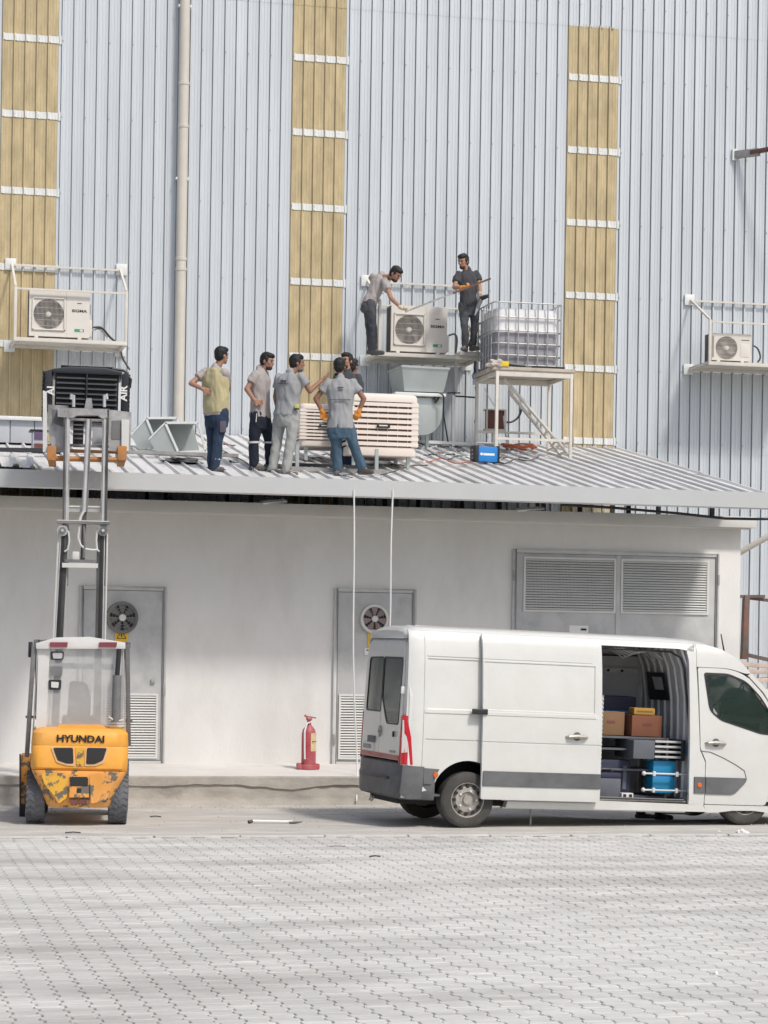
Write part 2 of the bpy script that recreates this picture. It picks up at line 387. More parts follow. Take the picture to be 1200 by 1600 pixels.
def fan(d, x, z, R, mr, mb_, y=-.04, nb=7):
    MB().lathe([(R-.012, -.05), (R+.022, -.05), (R+.03, .0), (R-.012, .0), (R-.012, -.05)], (x, y, z), 'y', 32).build('fan_ring', mr, d)
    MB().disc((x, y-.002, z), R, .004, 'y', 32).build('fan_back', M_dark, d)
    bl = MB()
    w_ = .9*math.pi/nb
    pts = [(R*.2*math.cos(-w_*.6), R*.2*math.sin(-w_*.6))]+arc(0, 0, R*.94, -math.degrees(w_)*.80, math.degrees(w_)*.66, 5)+[(R*.2*math.cos(w_*.6), R*.2*math.sin(w_*.6))]
    bl.prism(pts, -.006, .0); me_ = bl.mesh('fan_blade', mb_)
    for i in range(nb):
        o = link('fan_blade', me_, d, (x, y-.02, z)); o.rotation_euler = (0, 2*math.pi*i/nb+.2, 0)
    MB().lathe([(R*.24, -.035), (R*.24, 0)], (x, y-.03, z), 'y', 20).build('fan_hub', M_slat, d)
    gd = MB()
    for i in range(4):
        gd.tube([(x+R*(.3+.2*i)*math.cos(t*math.pi/12), y-.05, z+R*(.3+.2*i)*math.sin(t*math.pi/12)) for t in range(24)], .002, 4, closed=True)
    for i in range(6):
        a_ = i*math.pi/3; gd.beam((x, y-.05, z), (x+R*math.cos(a_), y-.05, z+R*math.sin(a_)), .004, .004)
    gd.build('fan_guard', M_steel, d)
def sign(d, x, z, w_, h_, y=-.035):
    s_ = MB().box(x-w_/2, x+w_/2, y-.003, y, z-h_/2, z+h_/2).build('warning_sign', M_yel, d)
    # triangle outline + figure
    t = MB(); q = w_*.40; zz = z+h_*.17
    for k_ in range(3):
        a1 = math.radians(90+120*k_); a2 = math.radians(210+120*k_)
        t.beam((x+q*math.cos(a1), y-.005, zz+q*math.sin(a1)), (x+q*math.cos(a2), y-.005, zz+q*math.sin(a2)), .003, q*.12, (0, 0, 1))
    t.box(x-.008, x+.008, y-.006, y-.004, zz-q*.2, zz+q*.35)
    for k_ in range(3): t.box(x-w_*.34, x+w_*.34, y-.0045, y-.0035, z-h_*(.20+.09*k_)-.008, z-h_*(.20+.09*k_)+.006)
    t.build('sign_print', M_txt, d)
def steel_door(x0, x1, z0, z1, lab):
    d = bpy.data.objects.new('door', None); col.objects.link(d); d.parent = ub; d['label'] = lab
    f = MB(); t = .055
    f.box(x0, x0+t, -.05, .02, z0, z1); f.box(x1-t, x1, -.05, .02, z0, z1); f.box(x0+t, x1-t, -.05, .02, z1-t, z1); f.box(x0+t, x1-t, -.05, .02, z0, z0+t*.7)
    f.build('door_frame', M_frame, d, .004)
    MB().box(x0+t+.008, x1-t-.008, -.028, .01, z0+t*.7+.008, z1-t-.008).build('door_leaf', M_door, d, .004)
    return d
z0 = .455
d1 = steel_door(3.29, 4.56, z0, 3.02, 'steel door left of the fire extinguisher with dark fan')
louver(d1, 3.50, 4.42, .56, 1.44, 23, y=-.045)
q = atY(191, 965, WY-.05); fan(d1, q.x, q.z, .205, M_grey, M_grey)
q = atY(190, 998, WY-.05); sign(d1, q.x, q.z, .19, .25)
MB().box(4.34, 4.40, -.06, -.03, 1.62, 1.68).build('door_lock', M_steel, d1, .004); MB().box(4.515, 4.55, -.075, -.05, 1.45, 1.60).build('hinge', M_steel, d1, .004)
d2 = steel_door(7.04, 8.29, z0, 3.06, 'steel door half hidden by the van with reddish fan')
louver(d2, 7.16, 8.06, .56, 1.46, 23, y=-.045)
q = atY(585, 967, WY-.05); fan(d2, q.x, q.z, .19, M_slat, M_pink)
q = atY(584, 1001, WY-.05); sign(d2, q.x, q.z, .18, .25)
q = atY(580, 1018, WY-.05); MB().box(q.x-.10, q.x+.12, -.04, -.036, q.z-.05, q.z+.05).build('paper_label', M_white, d2)
MB().box(q.x-.07, q.x+.09, -.042, -.040, q.z+.012, q.z+.028).build('label_print', M_txt, d2)
MB().box(7.045, 7.08, -.075, -.05, .75, .90).build('hinge', M_steel, d2, .004)
x0, x1, z1 = 9.77, 13.06, 3.70
d3 = steel_door(x0, x1, z0, z1, 'wide double steel door with two white louvre panels above the van')
xc = atY(965, 900, WY).x
MB().box(xc-.035, xc+.035, -.045, -.026, z0+.06, z1-.06).build('door_post', M_frame, d3, .004)
louver(d3, 9.97, xc-.07, 2.79, 3.56, 20, y=-.04); louver(d3, xc+.07, 12.86, 2.79, 3.56, 20, y=-.04)
MB().box(x1-.03, x1+.0, -.065, -.05, 3.22, 3.38).build('hinge', M_steel, d3, .004); MB().box(x0+.0, x0+.03, -.065, -.05, 3.22, 3.38).build('hinge', M_steel, d3, .004)
q = atY(905, 984, WY-.05); MB().box(q.x-.15, q.x+.15, -.034, -.030, q.z-.065, q.z+.065).build('paper_label', M_white, d3); MB().box(q.x+.03, q.x+.12, -.036, -.034, q.z-.01, q.z+.02).build('label_print', M_txt, d3)
# ================================================================== low sheet roof
M_roof = mat('galvanised_roof', (.66, .665, .67), .5, metal=.15, c2=(.48, .47, .45), c2amt=.40, c2scale=1.6, var=.12, scale=2, stretch=(3, .4, 1), dust=.5, dustc=(.62, .61, .59))
M_fasc = mat('fascia_metal', (.53, .55, .56), .45, metal=.3, var=.04, scale=1, dust=.2)
M_dkst = mat('black_steel', (.03, .03, .035), .6, var=.3)
lr = thing('metal_roof', 'low lean-to roof of galvanised ribbed sheets with pale fascia', 'roof', (0, RY0, RZ0))
RP = .24; ang = math.atan(RS); LEN = (FY-.06-RY0)/math.cos(ang)
def rsheet(y0, y1, off, n=4, jx=0):
    p = []
    for k_ in range(n): b_ = k_*RP; p += [(b_, 0), (b_+.002, -.018), (b_+.012, -.018), (b_+.018, .034), (b_+.044, .034), (b_+.056, 0)]
    p += [(n*RP, 0), (n*RP+.022, .036), (n*RP+.05, .036)]
    vs = []; ys = [y0+(y1-y0)*i/8 for i in range(9)]
    for y in ys:
        for x, z in p: vs.append((x, y, z+off+.006*noise.noise(Vector((x*1.5+jx, y*1.3, jx)))))
    N = len(p)
    return MB().add(vs, [(j*N+i, j*N+i+1, (j+1)*N+i+1, (j+1)*N+i) for j in range(8) for i in range(N-1)]).mesh('roof_sheet', M_roof)
rA = [rsheet(-.04, LEN*.42, .0, jx=q) for q in range(4)]; rB = [rsheet(LEN*.42-.1, LEN, .0, jx=q+5) for q in range(4)]
nS = 20
for i in range(nS):
    x = 13.14-(i+1)*RP*4
    for arr, off in ((rA, 0), (rB, .005)):
        o = link('roof_sheet', arr[i % 4], lr, (x, 0, .0+off+random.uniform(0, .002))); o.rotation_euler = (ang, 0, 0)
XL = 13.14-nS*RP*4
js = [XL]+[atY(px, 775, RY0).x for px in (275, 633, 953)]+[13.34]
js.insert(1, -1.3)
for a_, b_ in zip(js, js[1:]):
    f = MB().prism([(-.05, .045), (-.05, -.185), (-.02, -.205), (-.02, -.195), (-.044, -.18), (-.044, .034), (.06, .044), (.06, .05)], a_+.001, b_+.001, 'x')
    f.build('fascia_board', M_fasc, lr, loc=(0, random.uniform(-.003, .003), random.uniform(-.004, .004)))
# frame under the sheets
pm = MB().box(XL, 13.10, -.03, .03, -.06, -.005).mesh('purlin', M_dkst)
for i in range(7):
    y = .12+i*1.12
    o = link('purlin', pm, lr, (0, y, y*RS-.012))
rf = MB().beam((0, .1, -.10), (0, 7.0, 7.0*RS-.10), .06, .09).mesh('rafter', M_dkst)
pt = {}
for i in range(14):
    x = 12.95-i*1.35
    link('rafter', rf, lr, (x, 0, 0))
    for y in (1.75, 4.2, 6.6):
        zb = 4.27-RZ0; zt = y*RS-.145
        if y not in pt: pt[y] = MB().box(-.03, .03, -.03, .03, zb, zt).mesh('support_post', M_dkst)
        link('support_post', pt[y], lr, (x, y, 0))
MB().tube([(10.1, .3, -.20), (10.9, .3, -.225), (11.9, .3, -.28), (12.6, .3, -.335), (13.1, .3, -.33), (14.6, .3, -.27)], .022, 6).build('diagonal_brace', M_dkst, lr)
# pale offcuts lying in the gap
for px, py, l, r in ((428, 784, .38, .12), (828, 793, .45, .1)):
    q = atY(px, py, 33.9); q.z = 4.275+.02
    o = tag(MB().box(-l/2, l/2, -.05, .05, -.012, .012).build('sheet_offcut', M_strap), 'small pale sheet offcut in the gap under the roof edge, '+('left one' if px < 600 else 'above the louvred door'), 'offcut'); o.location = q; o.rotation_euler = (.35, -r, .2)
# drain pipe branching off at the right
dr = MB().tube([atY(1152, 866, 36), atY(1165, 858, 35.9), atY(1230, 822, 35.6)], .05, 12)
tag(dr.build('waste_pipe', M_pvc), 'pale slanting pipe leaving the right corner of the white annex', 'pipe')
# ================================================================== condenser units
M_ac = mat('ac_cream', (.66, .63, .58), .5, var=.04, scale=3, dust=.15, local=True)
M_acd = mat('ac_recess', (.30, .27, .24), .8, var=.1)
M_blade = mat('ac_blade', (.07, .065, .06), .6)
M_wire = mat('grille_wire', (.55, .52, .48), .5)
M_green = mat('green_label', (.06, .30, .16), .6)
M_cream = mat('cream_steel', (.64, .61, .55), .6, var=.08, scale=5, dust=.3, c2=(.30, .16, .09), c2amt=.30, c2scale=9)
M_fine = mat('aluminium_fins', (.16, .16, .15), .5, metal=.5)
def condenser(label, loc, W=.98, H=.79, D=.36, small=False, brand=True):
    t = thing('condenser_unit', label, 'air conditioner', loc, 0, 'outdoor condenser units on wall platforms')
    R = .245 if not small else .20
    fx = .05+R+.02; fz = H/2+.0
    # casing with a round mouth
    c = MB(); n = 40; y0 = 0
    sq = [(0, .03), (W, .03), (W, H), (0, H)]
    bm = bmesh.new(); vo = [bm.verts.new((x, 0, z)) for x, z in sq]; vi = [bm.verts.new((fx+R*math.cos(2*math.pi*k/n), 0, fz+R*math.sin(2*math.pi*k/n))) for k in range(n)]
    es = [bm.edges.new((vo[i], vo[(i+1) % 4])) for i in range(4)]+[bm.edges.new((vi[i], vi[(i+1) % n])) for i in range(n)]
    bmesh.ops.triangle_fill(bm, edges=es, use_beauty=True)
    c.add([v.co[:] for v in bm.verts], [tuple(v.index for v in f.verts) for f in bm.faces] if False else [])
    bm.verts.index_update(); c.add([v.co[:] for v in bm.verts], [tuple(v.index for v in f.verts) for f in bm.faces]); bm.free()
    c.add([(0, 0, .03), (W, 0, .03), (W, D, .03), (0, D, .03), (0, 0, H), (W, 0, H), (W, D, H), (0, D, H)], [(3, 2, 1, 0), (4, 5, 6, 7), (1, 2, 6, 5), (2, 3, 7, 6)])
    c.add([(0, 0, .03), (0, .05, .03), (0, .05, H), (0, 0, H)], [(0, 1, 2, 3)])
    c.build('casing', M_ac, t)
    f = MB()
    for k in range(13): f.box(.004, .008, .05+k*.024, .058+k*.024, .05, H-.03)
    f.box(.012, .02, .05, D, .04, H-.02); f.build('side_fins', M_fine, t)
    MB().lathe([(R, 0), (R-.01, .09)] , (fx, 0, fz), 'y', 32); 
    m = MB(); m.lathe([(R+.001, 0), (R-.012, .10), (R-.012, .10)], (fx, 0, fz), 'y', 32); m.v = m.v; m2 = MB(); 
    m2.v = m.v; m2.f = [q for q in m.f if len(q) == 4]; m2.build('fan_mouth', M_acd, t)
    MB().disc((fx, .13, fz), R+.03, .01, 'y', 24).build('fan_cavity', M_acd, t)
    # three broad blades
    bl = MB(); pts = [(.04, -.02)]+[(R*.55, -R*.42), (R*.86, -R*.36), (R*.93, -R*.05), (R*.86, R*.30), (R*.6, R*.28), (.05, .03)]
    if small: pts = [(.03, -.03), (R*.6, -R*.50), (R*.93, -R*.2), (R*.93, R*.3), (R*.5, R*.3), (.03, .03)]
    bl.prism(pts, .0, .006); mb_ = bl.mesh('fan_blade', M_blade if not small else mat('fan_blade_tan', (.33, .29, .26), .6))
    for k in range(3):
        o = link('fan_blade', mb_, t, (fx, .07, fz)); o.rotation_euler = (0, math.radians(120*k+(75 if not small else 10)), 0)
    MB().disc((fx, .06, fz), .045, .05, 'y', 16).build('fan_hub', M_ac, t, .004)
    g_ = MB()
    if not small:
        s = R+.022
        g_.box(fx-s, fx+s, -.022, -.004, fz+s-.02, fz+s); g_.box(fx-s, fx+s, -.022, -.004, fz-s, fz-s+.02)
        g_.box(fx-s, fx-s+.02, -.022, -.004, fz-s, fz+s); g_.box(fx+s-.02, fx+s, -.022, -.004, fz-s, fz+s)
        g_.build('grille_frame', M_ac, t, .003)
    w_ = MB(); nn = 24
    for k in range(1, nn):
        x = fx-R+2*R*k/nn; h_ = math.sqrt(max(0, R*R-(x-fx)**2)); w_.box(x-.0022, x+.0022, -.014, -.010, fz-h_, fz+h_)
    for k in range(5):
        z = fz-R+2*R*(k+.5)/5; h_ = math.sqrt(R*R-(z-fz)**2); w_.box(fx-h_, fx+h_, -.016, -.013, z-.002, z+.002)
    w_.build('grille_wires', M_wire, t)
    MB().disc((fx, -.017, fz), .035, .008, 'y', 14).build('grille_boss', M_wire, t)
    if not small:
        MB().box(.60, .603, -.002, .002, .04, H-.01).build('panel_seam', M_acd, t)
        text('brand_lettering', 'SIGMA', .062, M_txt, t, Matrix.Translation((W-.17, -.003, H*.585)) @ FACE, .001, .0015, 1.35)
        MB().box(W-.205, W-.135, -.003, 0, H*.735, H*.75).build('badge', M_txt, t)
        MB().box(W-.245, W-.09, -.003, 0, H*.155, H*.215).build('energy_label', M_green, t)
        MB().box(W-.16, W-.11, -.0045, -.003, H*.165, H*.205).build('label_print', M_slat, t)
        MB().box(W, W+.045, .04, D-.05, .06, H*.42).build('valve_cover', M_ac, t, .008)
        MB().box(W, W+.02, .10, .2, H*.55, H*.75).build('side_handle', M_blade, t, .004)
    else:
        MB().box(W-.18, W-.03, -.004, 0, H*.78, H*.80).build('badge', M_txt, t)
        MB().box(W-.20, W-.03, -.006, 0, H*.2, H*.66).build('service_panel', M_ac, t, .003)
        MB().box(.004, .035, -.005, 0, .08, H-.05).build('side_vent', M_acd, t)
    for x in (.12, W-.16): MB().box(x-.03, x+.03, -.02, D+.02, 0, .03).build('foot', M_ac, t)
    return t
def platform(label, x0, x1, z, zo, zw, y0=38.45, xw0=None, right=True, rail=True):
    t = thing('wall_platform', label, 'platform', (x0, y0, z), 0, 'wall platforms for the condenser units')
    w_ = x1-x0; d = FY-.05-y0; a = .045
    f = MB()
    f.box(0, w_, 0, a, -.055, 0); f.box(0, w_, d-a, d, -.055, 0); f.box(0, a, a, d-a, -.055, -.002); f.box(w_-a, w_, a, d-a, -.055, -.002)
    f.build('base_frame', M_cream, t, .004)
    MB().box(.004, w_-.004, .004, d-.004, .001, .009).build('deck_plate', M_cream, t)
    for x in (a/2, w_-a/2) if right else (a/2,):
        MB().box(x-a/2, x+a/2, 0, a, .0, zo-z).build('post', M_cream, t, .003)
        MB().beam((x, a/2, zo-z), (x, d, zw-z), .035, .035).build('strut', M_cream, t)
    if rail: MB().box(a, w_-a, .005, .035, zo-z-.05, zo-z-.02).build('outer_rail', M_cream, t)
    MB().box(0, w_, d-.04, d-.01, zw-z-.03, zw-z).build('wall_rail', M_cream, t)
    MB().box(0, w_, d-.04, d-.01, zw-z-.42, zw-z-.39).build('wall_rail', M_cream, t) if not rail else None
    for x in (0, w_):
        for zz in (zw-z, -.03): MB().box(x-.09, x+.09, d-.005, d+.03, zz-.09, zz+.10).build('wall_plate', M_strap, t, .003)
    return t
platform('cream steel cage platform on the wall above the forklift load', 2.59, 4.43, 7.10, 7.93, 8.43)
platform('cream steel platform holding the condenser the two men are working on', 8.63, 10.42, 7.11, 7.98, 8.45, rail=False, right=False)
platform('cream steel platform at the right edge holding the small condenser', 14.49, 16.4, 7.20, 7.93, 8.40)
condenser('cream condenser unit on the left cage platform above the forklift load', (2.84, 38.55, 7.12))
condenser('cream condenser unit between the two men up on the wall', (8.87, 38.55, 7.13), W=.97, H=.80)
condenser('small condenser unit on the platform at the right edge', (14.60, 38.6, 7.222), W=.72, H=.50, small=True)
# loose bits on the middle platform
t = tag(MB().box(0, .40, 0, .45, 0, .05).box(.02, .38, .02, .43, .05, .07).build('metal_tray', M_cream, None, .005), 'flat cream metal tray under the feet of the man in black', 'tray'); t.location = (10.03, 38.42, 7.12)
pp = lambda x, y, yy=38.4: atY(x, y, yy)
t = thing('angle_bracket', 'cream steel bracket leaning at the right end of the middle platform', 'bracket', (0, 0, 0))
MB().beam(pp(733, 508), pp(756, 533), .05, .10, (0, 1, 0)).build('arm', M_cream, t, .004); MB().beam(pp(735, 522), pp(755, 548), .05, .07, (0, 1, 0)).build('arm', M_cream, t, .004)
MB().beam(pp(731, 534), pp(735, 510), .03, .04).build('stay', M_cream, t); MB().beam(pp(744, 523, 38.39), pp(749, 516, 38.39), .03, .06).build('cross_piece', M_cream, t)
MB().beam(pp(756, 533), pp(755, 550), .03, .05).build('stay', M_cream, t)
# pipes and flex of units
def cable(name, pts, r, m, label, cat='cable', seg=6):
    P = [Vector(p) for p in pts]; out = []
    for i in range(len(P)-1):
        p0 = P[max(i-1, 0)]; p1 = P[i]; p2 = P[i+1]; p3 = P[min(i+2, len(P)-1)]
        for k in range(5):
            t_ = k/5; out.append(.5*((2*p1)+(-p0+p2)*t_+(2*p0-5*p1+4*p2-p3)*t_*t_+(-p0+3*p1-3*p2+p3)*t_**3))
    out.append(P[-1])
    return tag(MB().tube(out, r, seg).build(name, m), label, cat)
cable('refrigerant_pipe', [pp(141, 512, 38.7), pp(158, 512, 38.8), pp(172, 527, 39.1), pp(186, 540, 39.4), pp(192, 560, 39.4), pp(203, 578, 39.38)], .018, M_black, 'black insulated pipes from the left condenser hanging to the load', 'pipe')
cable('refrigerant_pipe', [pp(141, 518, 38.7), pp(155, 514, 38.8), pp(168, 527, 38.9)], .014, M_steel, 'short grey pipe looping from the left condenser', 'pipe')
cable('refrigerant_pipe', [pp(1177, 540, 38.8), pp(1184, 545, 38.8), pp(1188, 558, 38.9), pp(1184, 566, 38.9)], .015, M_blade, 'dark hose curling from the small right condenser', 'hose')
cable('refrigerant_pipe', [pp(702, 524, 38.7), pp(710, 522, 38.8), pp(714, 530, 39), pp(712, 552, 39.3)], .018, M_blade, 'dark pipe stub beside the middle condenser', 'pipe')
# ================================================================== liquid tank on its stand
M_tank = mat('white_tank_plastic', (.72, .73, .74), .45, var=.04, scale=3)
M_liq = mat('grey_liquid_fill', (.27, .27, .30), .35, var=.18, scale=4, stretch=(1, 1, 3))
M_cage = mat('cage_tube', (.42, .42, .42), .5, metal=.4, var=.15, scale=8)
t = thing('liquid_tank', 'caged plastic liquid tank half full of dark liquid, on a tall steel stand', 'tank', (atY(771.5, 520, 37.15).x, 37.15, 6.80))
W, D_, H = 1.16, 1.0, 1.02
def bottle(z0, z1, ins, name, m, cap):
    s = MB(); rp = rpoly([(ins, ins), (W-ins, ins), (W-ins, D_-ins), (ins, D_-ins)], .13, 5)
    nz = 14; vs = []; N = len(rp)
    for j in range(nz+1):
        z = z0+(z1-z0)*j/nz
        bul = 0
        for (x, y) in rp:
            nx_, ny_ = (x-W/2)/(W/2), (y-D_/2)/(D_/2)
            k_ = 1-.03*abs(math.sin(z*math.pi/.2))*1
            if z > H-.12: k_ -= (z-(H-.12))*.5
            vs.append((W/2+(x-W/2)*k_, D_/2+(y-D_/2)*k_, z))
    fs = [(j*N+i, j*N+(i+1) % N, (j+1)*N+(i+1) % N, (j+1)*N+i) for j in range(nz) for i in range(N)]
    fs += [tuple(range(N)), tuple(nz*N+i for i in range(N))]
    s.add(vs, fs); s.build(name, m, t)
bottle(.06, .575, .035, 'liquid_fill', M_liq, 0); bottle(.577, .97, .035, 'bottle', M_tank, 1)
MB().lathe([(.11, 0), (.11, .05), (.10, .06)], (W/2, D_/2, .965), 'z', 16).build('filler_cap', M_black, t)
zs = [.04, .20, .39, .60, .82, 1.06]
for z in zs:
    rp = rpoly([(0, 0), (W, 0), (W, D_), (0, D_)], .09, 5)
    MB().tube([(x, y, z) for x, y in rp], .0115, 6, closed=True).build('cage_ring', M_cage, t)
vb = MB().tube([(0, 0, .0), (0, 0, 1.06)], .0105, 6).mesh('cage_bar', M_cage)
for k_ in range(7):
    for y in (-.013, D_+.013): link('cage_bar', vb, t, (.08+k_*(W-.16)/6, y, 0))
for k_ in range(6):
    for x in (-.013, W+.013): link('cage_bar', vb, t, (x, .09+k_*(D_-.18)/5, 0))
MB().box(.02, W-.02, .02, D_-.02, .0, .05).build('base_tray', M_cage, t)
M_wood = mat('grey_weathered_wood', (.44, .38, .31), .9, var=.2, scale=4, stretch=(1, 1, 1), bump=.3, dust=.3)
t = thing('tank_stand', 'tall pale steel stand with thick timber deck carrying the caged tank', 'stand', (0, 0, 0))
dz = 6.78; xa = atY(777, 577, 36.97).x; xb = atY(893, 581, 36.97).x
deck = [MB().box(xa-.08, xb+.06, 36.93+k_*.17, 37.08+k_*.17, dz-.055, dz).build('deck_plank', M_wood, t, .004) for k_ in range(8)]
MB().box(xa-.03, xb+.03, 36.95, 36.99, dz-.15, dz-.06).build('deck_beam', M_cream, t, .003); MB().box(xa-.03, xb+.03, 38.2, 38.24, dz-.15, dz-.06).build('deck_beam', M_cream, t, .003)
for x in (xa, xb): MB().box(x-.02, x+.02, 36.99, 38.2, dz-.13, dz-.07).build('deck_beam', M_cream, t)
for (x, y) in ((xa, 36.97), (xb, 36.97), (xa, 38.22), (xb, 38.22)):
    MB().box(x-.024, x+.024, y-.024, y+.024, roofz(y)+.03, dz-.06).build('leg', M_cream, t, .004)
for y in (36.97, 38.22): MB().box(xa+.025, xb-.025, y-.015, y+.015, roofz(y)+.30, roofz(y)+.34).build('brace', M_cream, t)
MB().beam((xb, 36.97, roofz(37)+.30), (xb, 38.22, roofz(37)+.26), .03, .03).build('brace', M_cream, t)
t = thing('metal_ladder', 'pale ladder slanting under the tank stand down to the roof', 'ladder', (0, 0, 0))
A = atY(788, 592, 37.3); B = atY(890, 712, 37.3); off = Vector((-.30, .25, -.20))
A2 = atY(795, 612, 37.75); B2 = atY(880, 716, 37.75)
MB().beam(A, B, .03, .11, (0, 1, 0)).build('rail', M_cream, t, .003); MB().beam(A2, B2, .03, .10, (0, 1, 0)).build('rail', M_cream, t, .003)
for k_ in range(7):
    f_ = (k_+.6)/7; MB().beam(A.lerp(B, f_), A2.lerp(B2, f_), .03, .03).build('rung', M_cream, t)
M_tool = mat('tool_yellow', (.70, .52, .03), .5); M_blue = mat('tool_blue', (.02, .20, .55), .45, var=.08); M_bag = mat('crumpled_cloth', (.50, .45, .40), .95, var=.2, scale=10)
t = thing('angle_grinder', 'yellow and black power tool on the front edge of the tank deck', 'tool', atY(789, 568, 36.95)+Vector((0, 0, .0)))
t.location.z = dz+.045
MB().box(-.07, .06, -.04, .05, -.045, .04).build('motor', M_tool, t, .015); MB().tube([(.05, 0, .0), (.16, .0, -.01), (.34, 0, -.02)], [.03, .028, .02], 8).build('handle', M_black, t)
t = tag(MB().beam((xa+.60, 36.98, dz+.02), (xa+1.15, 37.0, dz+.02), .05, .03).build('steel_bar', M_black), 'black bar lying along the deck edge beside the power tool', 'bar')
def clump(name, loc, r, m, label, cat, seed=0, n=14):
    bm = bmesh.new(); bmesh.ops.create_icosphere(bm, subdivisions=3, radius=1)
    for v in bm.verts:
        k_ = 1+.55*noise.noise(v.co*1.7+Vector((seed, 0, 0)))+.2*noise.noise(v.co*5+Vector((seed, 3, 0)))
        v.co = Vector((v.co.x*r[0]*k_, v.co.y*r[1]*k_, max(v.co.z, -.35)*r[2]*k_))
    me = bpy.data.meshes.new(name); bm.to_mesh(me); bm.free(); me.materials.append(m)
    o = link(name, me); o.location = loc; tag(o, label, cat); return o
clump('cloth_bundle', (xa-.02, 37.0, dz+.03), (.14, .12, .09), M_bag, 'crumpled grey cloth on the left corner of the tank deck', 'cloth', 2)
# junction box, plugs, hoses, rails behind
M_brown = mat('brown_box', (.16, .06, .05), .6, var=.2)
t = thing('junction_box', 'open brown metal box in a pale frame behind the stand leg', 'box', atY(770, 657, 39.0))
MB().box(-.14, .16, -.16, .0, -.16, .16).build('box_body', M_brown, t, .005)
f = MB(); f.box(-.17, .19, -.19, .03, .16, .18); f.box(-.17, .19, -.19, .03, -.19, -.16); f.box(-.17, -.14, -.19, -.17, -.16, .16); f.box(.16, .19, -.19, -.17, -.16, .16); f.build('box_frame', M_cream, t)
MB().beam((.0, .0, -.19), (.0, .0, -.60), .03, .03).build('support', M_cream, t)
t = thing('power_plug', 'blue and white industrial plug hanging left of the tank stand', 'plug', atY(742, 592, 38.6))
MB().lathe([(.036, -.0), (.046, .02), (.046, .08), (.03, .11)], seg=12).build('plug_body', M_blue, t); MB().lathe([(.038, -.10), (.038, .0)], seg=12).build('plug_cap', M_tank, t)
MB().tube([(0, 0, .1), (.0, .02, .2), (.03, .1, .3)], .022, 8).build('plug_cable', M_black, t)
cable('flex_hose', [atY(743, 604, 38.6), atY(746, 630, 38.6), atY(745, 645, 38.6), atY(742, 660, 38.7)], .016, M_rust, 'thin brown hose hanging from the blue plug', 'hose')
cable('rope', [atY(756, 605, 38.4), atY(765, 622, 38.4), atY(774, 636, 38.4)], .008, M_strap, 'thin white cord from the deck to the brown box', 'cord')
cable('flex_hose', [atY(786, 659, 38.9), atY(800, 659, 38.9), atY(811, 650, 38.9), atY(816, 634, 38.9)], .02, M_black, 'black hose curving out of the brown junction box', 'hose')
cable('rope', [atY(787, 650, 38.5), atY(789, 670, 38.4), atY(792, 690, 38.2), atY(796, 704, 38.0)], .016, M_strap, 'white hose hanging under the brown box', 'hose')
M_org = mat('orange_cord', (.45, .14, .07), .7, var=.2)
cc_ = onroof(812, 702, .05)
cable('extension_cord', [cc_+Vector((.30*math.cos(a)*(1-.02*a)+.1*math.sin(a*3), .35*math.sin(a), .04+.03*math.sin(a*2.3))) for a in [i*.7 for i in range(26)]], .016, M_org, 'coiled orange cord on the roof below the tank stand', 'cord')
# water pipes + poles near the duct
cp = thing('pipe_rail', 'grey upright pole with two black arms between the duct and tank stand', 'pole', (0, 0, 0))
MB().beam(atY(712, 560, 39.1), atY(712, 612, 39.1), .05, .05).build('upper_pole', M_strap, cp); MB().beam(atY(708, 618, 38.4), atY(708, 706, 38.4), .045, .045).build('lower_pole', M_strap, cp)
MB().beam(atY(699, 614, 39.0), atY(719, 614, 39.0), .04, .02).build('arm', M_black, cp); MB().beam(atY(712, 619, 38.9), atY(742, 621, 38.9), .03, .025).build('arm', M_black, cp)
MB().beam(atY(655, 690, 38.4), atY(745, 694, 38.4), .04, .05).build('rail', M_strap, cp)
# ================================================================== duct with hopper top
M_duct = mat('galvanised_duct', (.42, .47, .47), .4, metal=.45, var=.1, scale=2, dust=.2, c2=(.40, .46, .46), c2amt=.4, c2scale=3)
t = thing('duct_hopper', 'galvanised fan duct with flared hopper top under the middle platform', 'duct', (0, 0, 0))
def quadprism(a, y0, y1): return MB().prism([(atY(px, py, y0).x, atY(px, py, y0).z) for px, py in a], y0, y1)
yh0, yh1 = 37.9, 38.9
top = [(628, 572), (702, 576)]; bot = [(632, 611), (693, 613)]
P = [atY(*top[0], yh0), atY(*top[1], yh0), atY(*bot[1], yh0+.1), atY(*bot[0], yh0+.1)]
Q = [p+Vector((0, 1.0, 0)) for p in P[:2]]+[p+Vector((0, .8, 0)) for p in P[2:]]
h_ = MB(); h_.add([p[:] for p in P+Q], [(0, 1, 2, 3), (1, 5, 6, 2), (5, 4, 7, 6), (4, 0, 3, 7), (3, 2, 6, 7)]); h_.build('hopper', M_duct, t)
r_ = MB()
for a, b in ((0, 1), (1, 5), (5, 4), (4, 0)):
    L = (P+Q); r_.beam(L[a], L[b], .03, .035)
r_.build('hopper_rim', M_duct, t)
fl = MB(); p0 = atY(618, 612, 37.85); p1 = atY(697, 620, 37.85); fl.box(p0.x, p1.x, 37.85, 38.85, p1.z, p0.z); fl.build('flange', M_strap, t, .004)
b0 = atY(628, 621, 37.95); b1 = atY(692, 621, 37.95); zb = atY(660, 680, 37.95).z
body = MB(); pts = [(b0.x, b0.z)]
for i in range(13): 
    a_ = math.pi*i/12; pts.append(((b0.x+b1.x)/2-(b1.x-b0.x)/2*math.cos(a_), b0.z-.18-(b0.z-.18-zb)*math.sin(a_)**.8))
pts.append((b1.x, b1.z)); body.prism(pts, 37.95, 38.75); body.build('fan_housing', M_duct, t, .01)
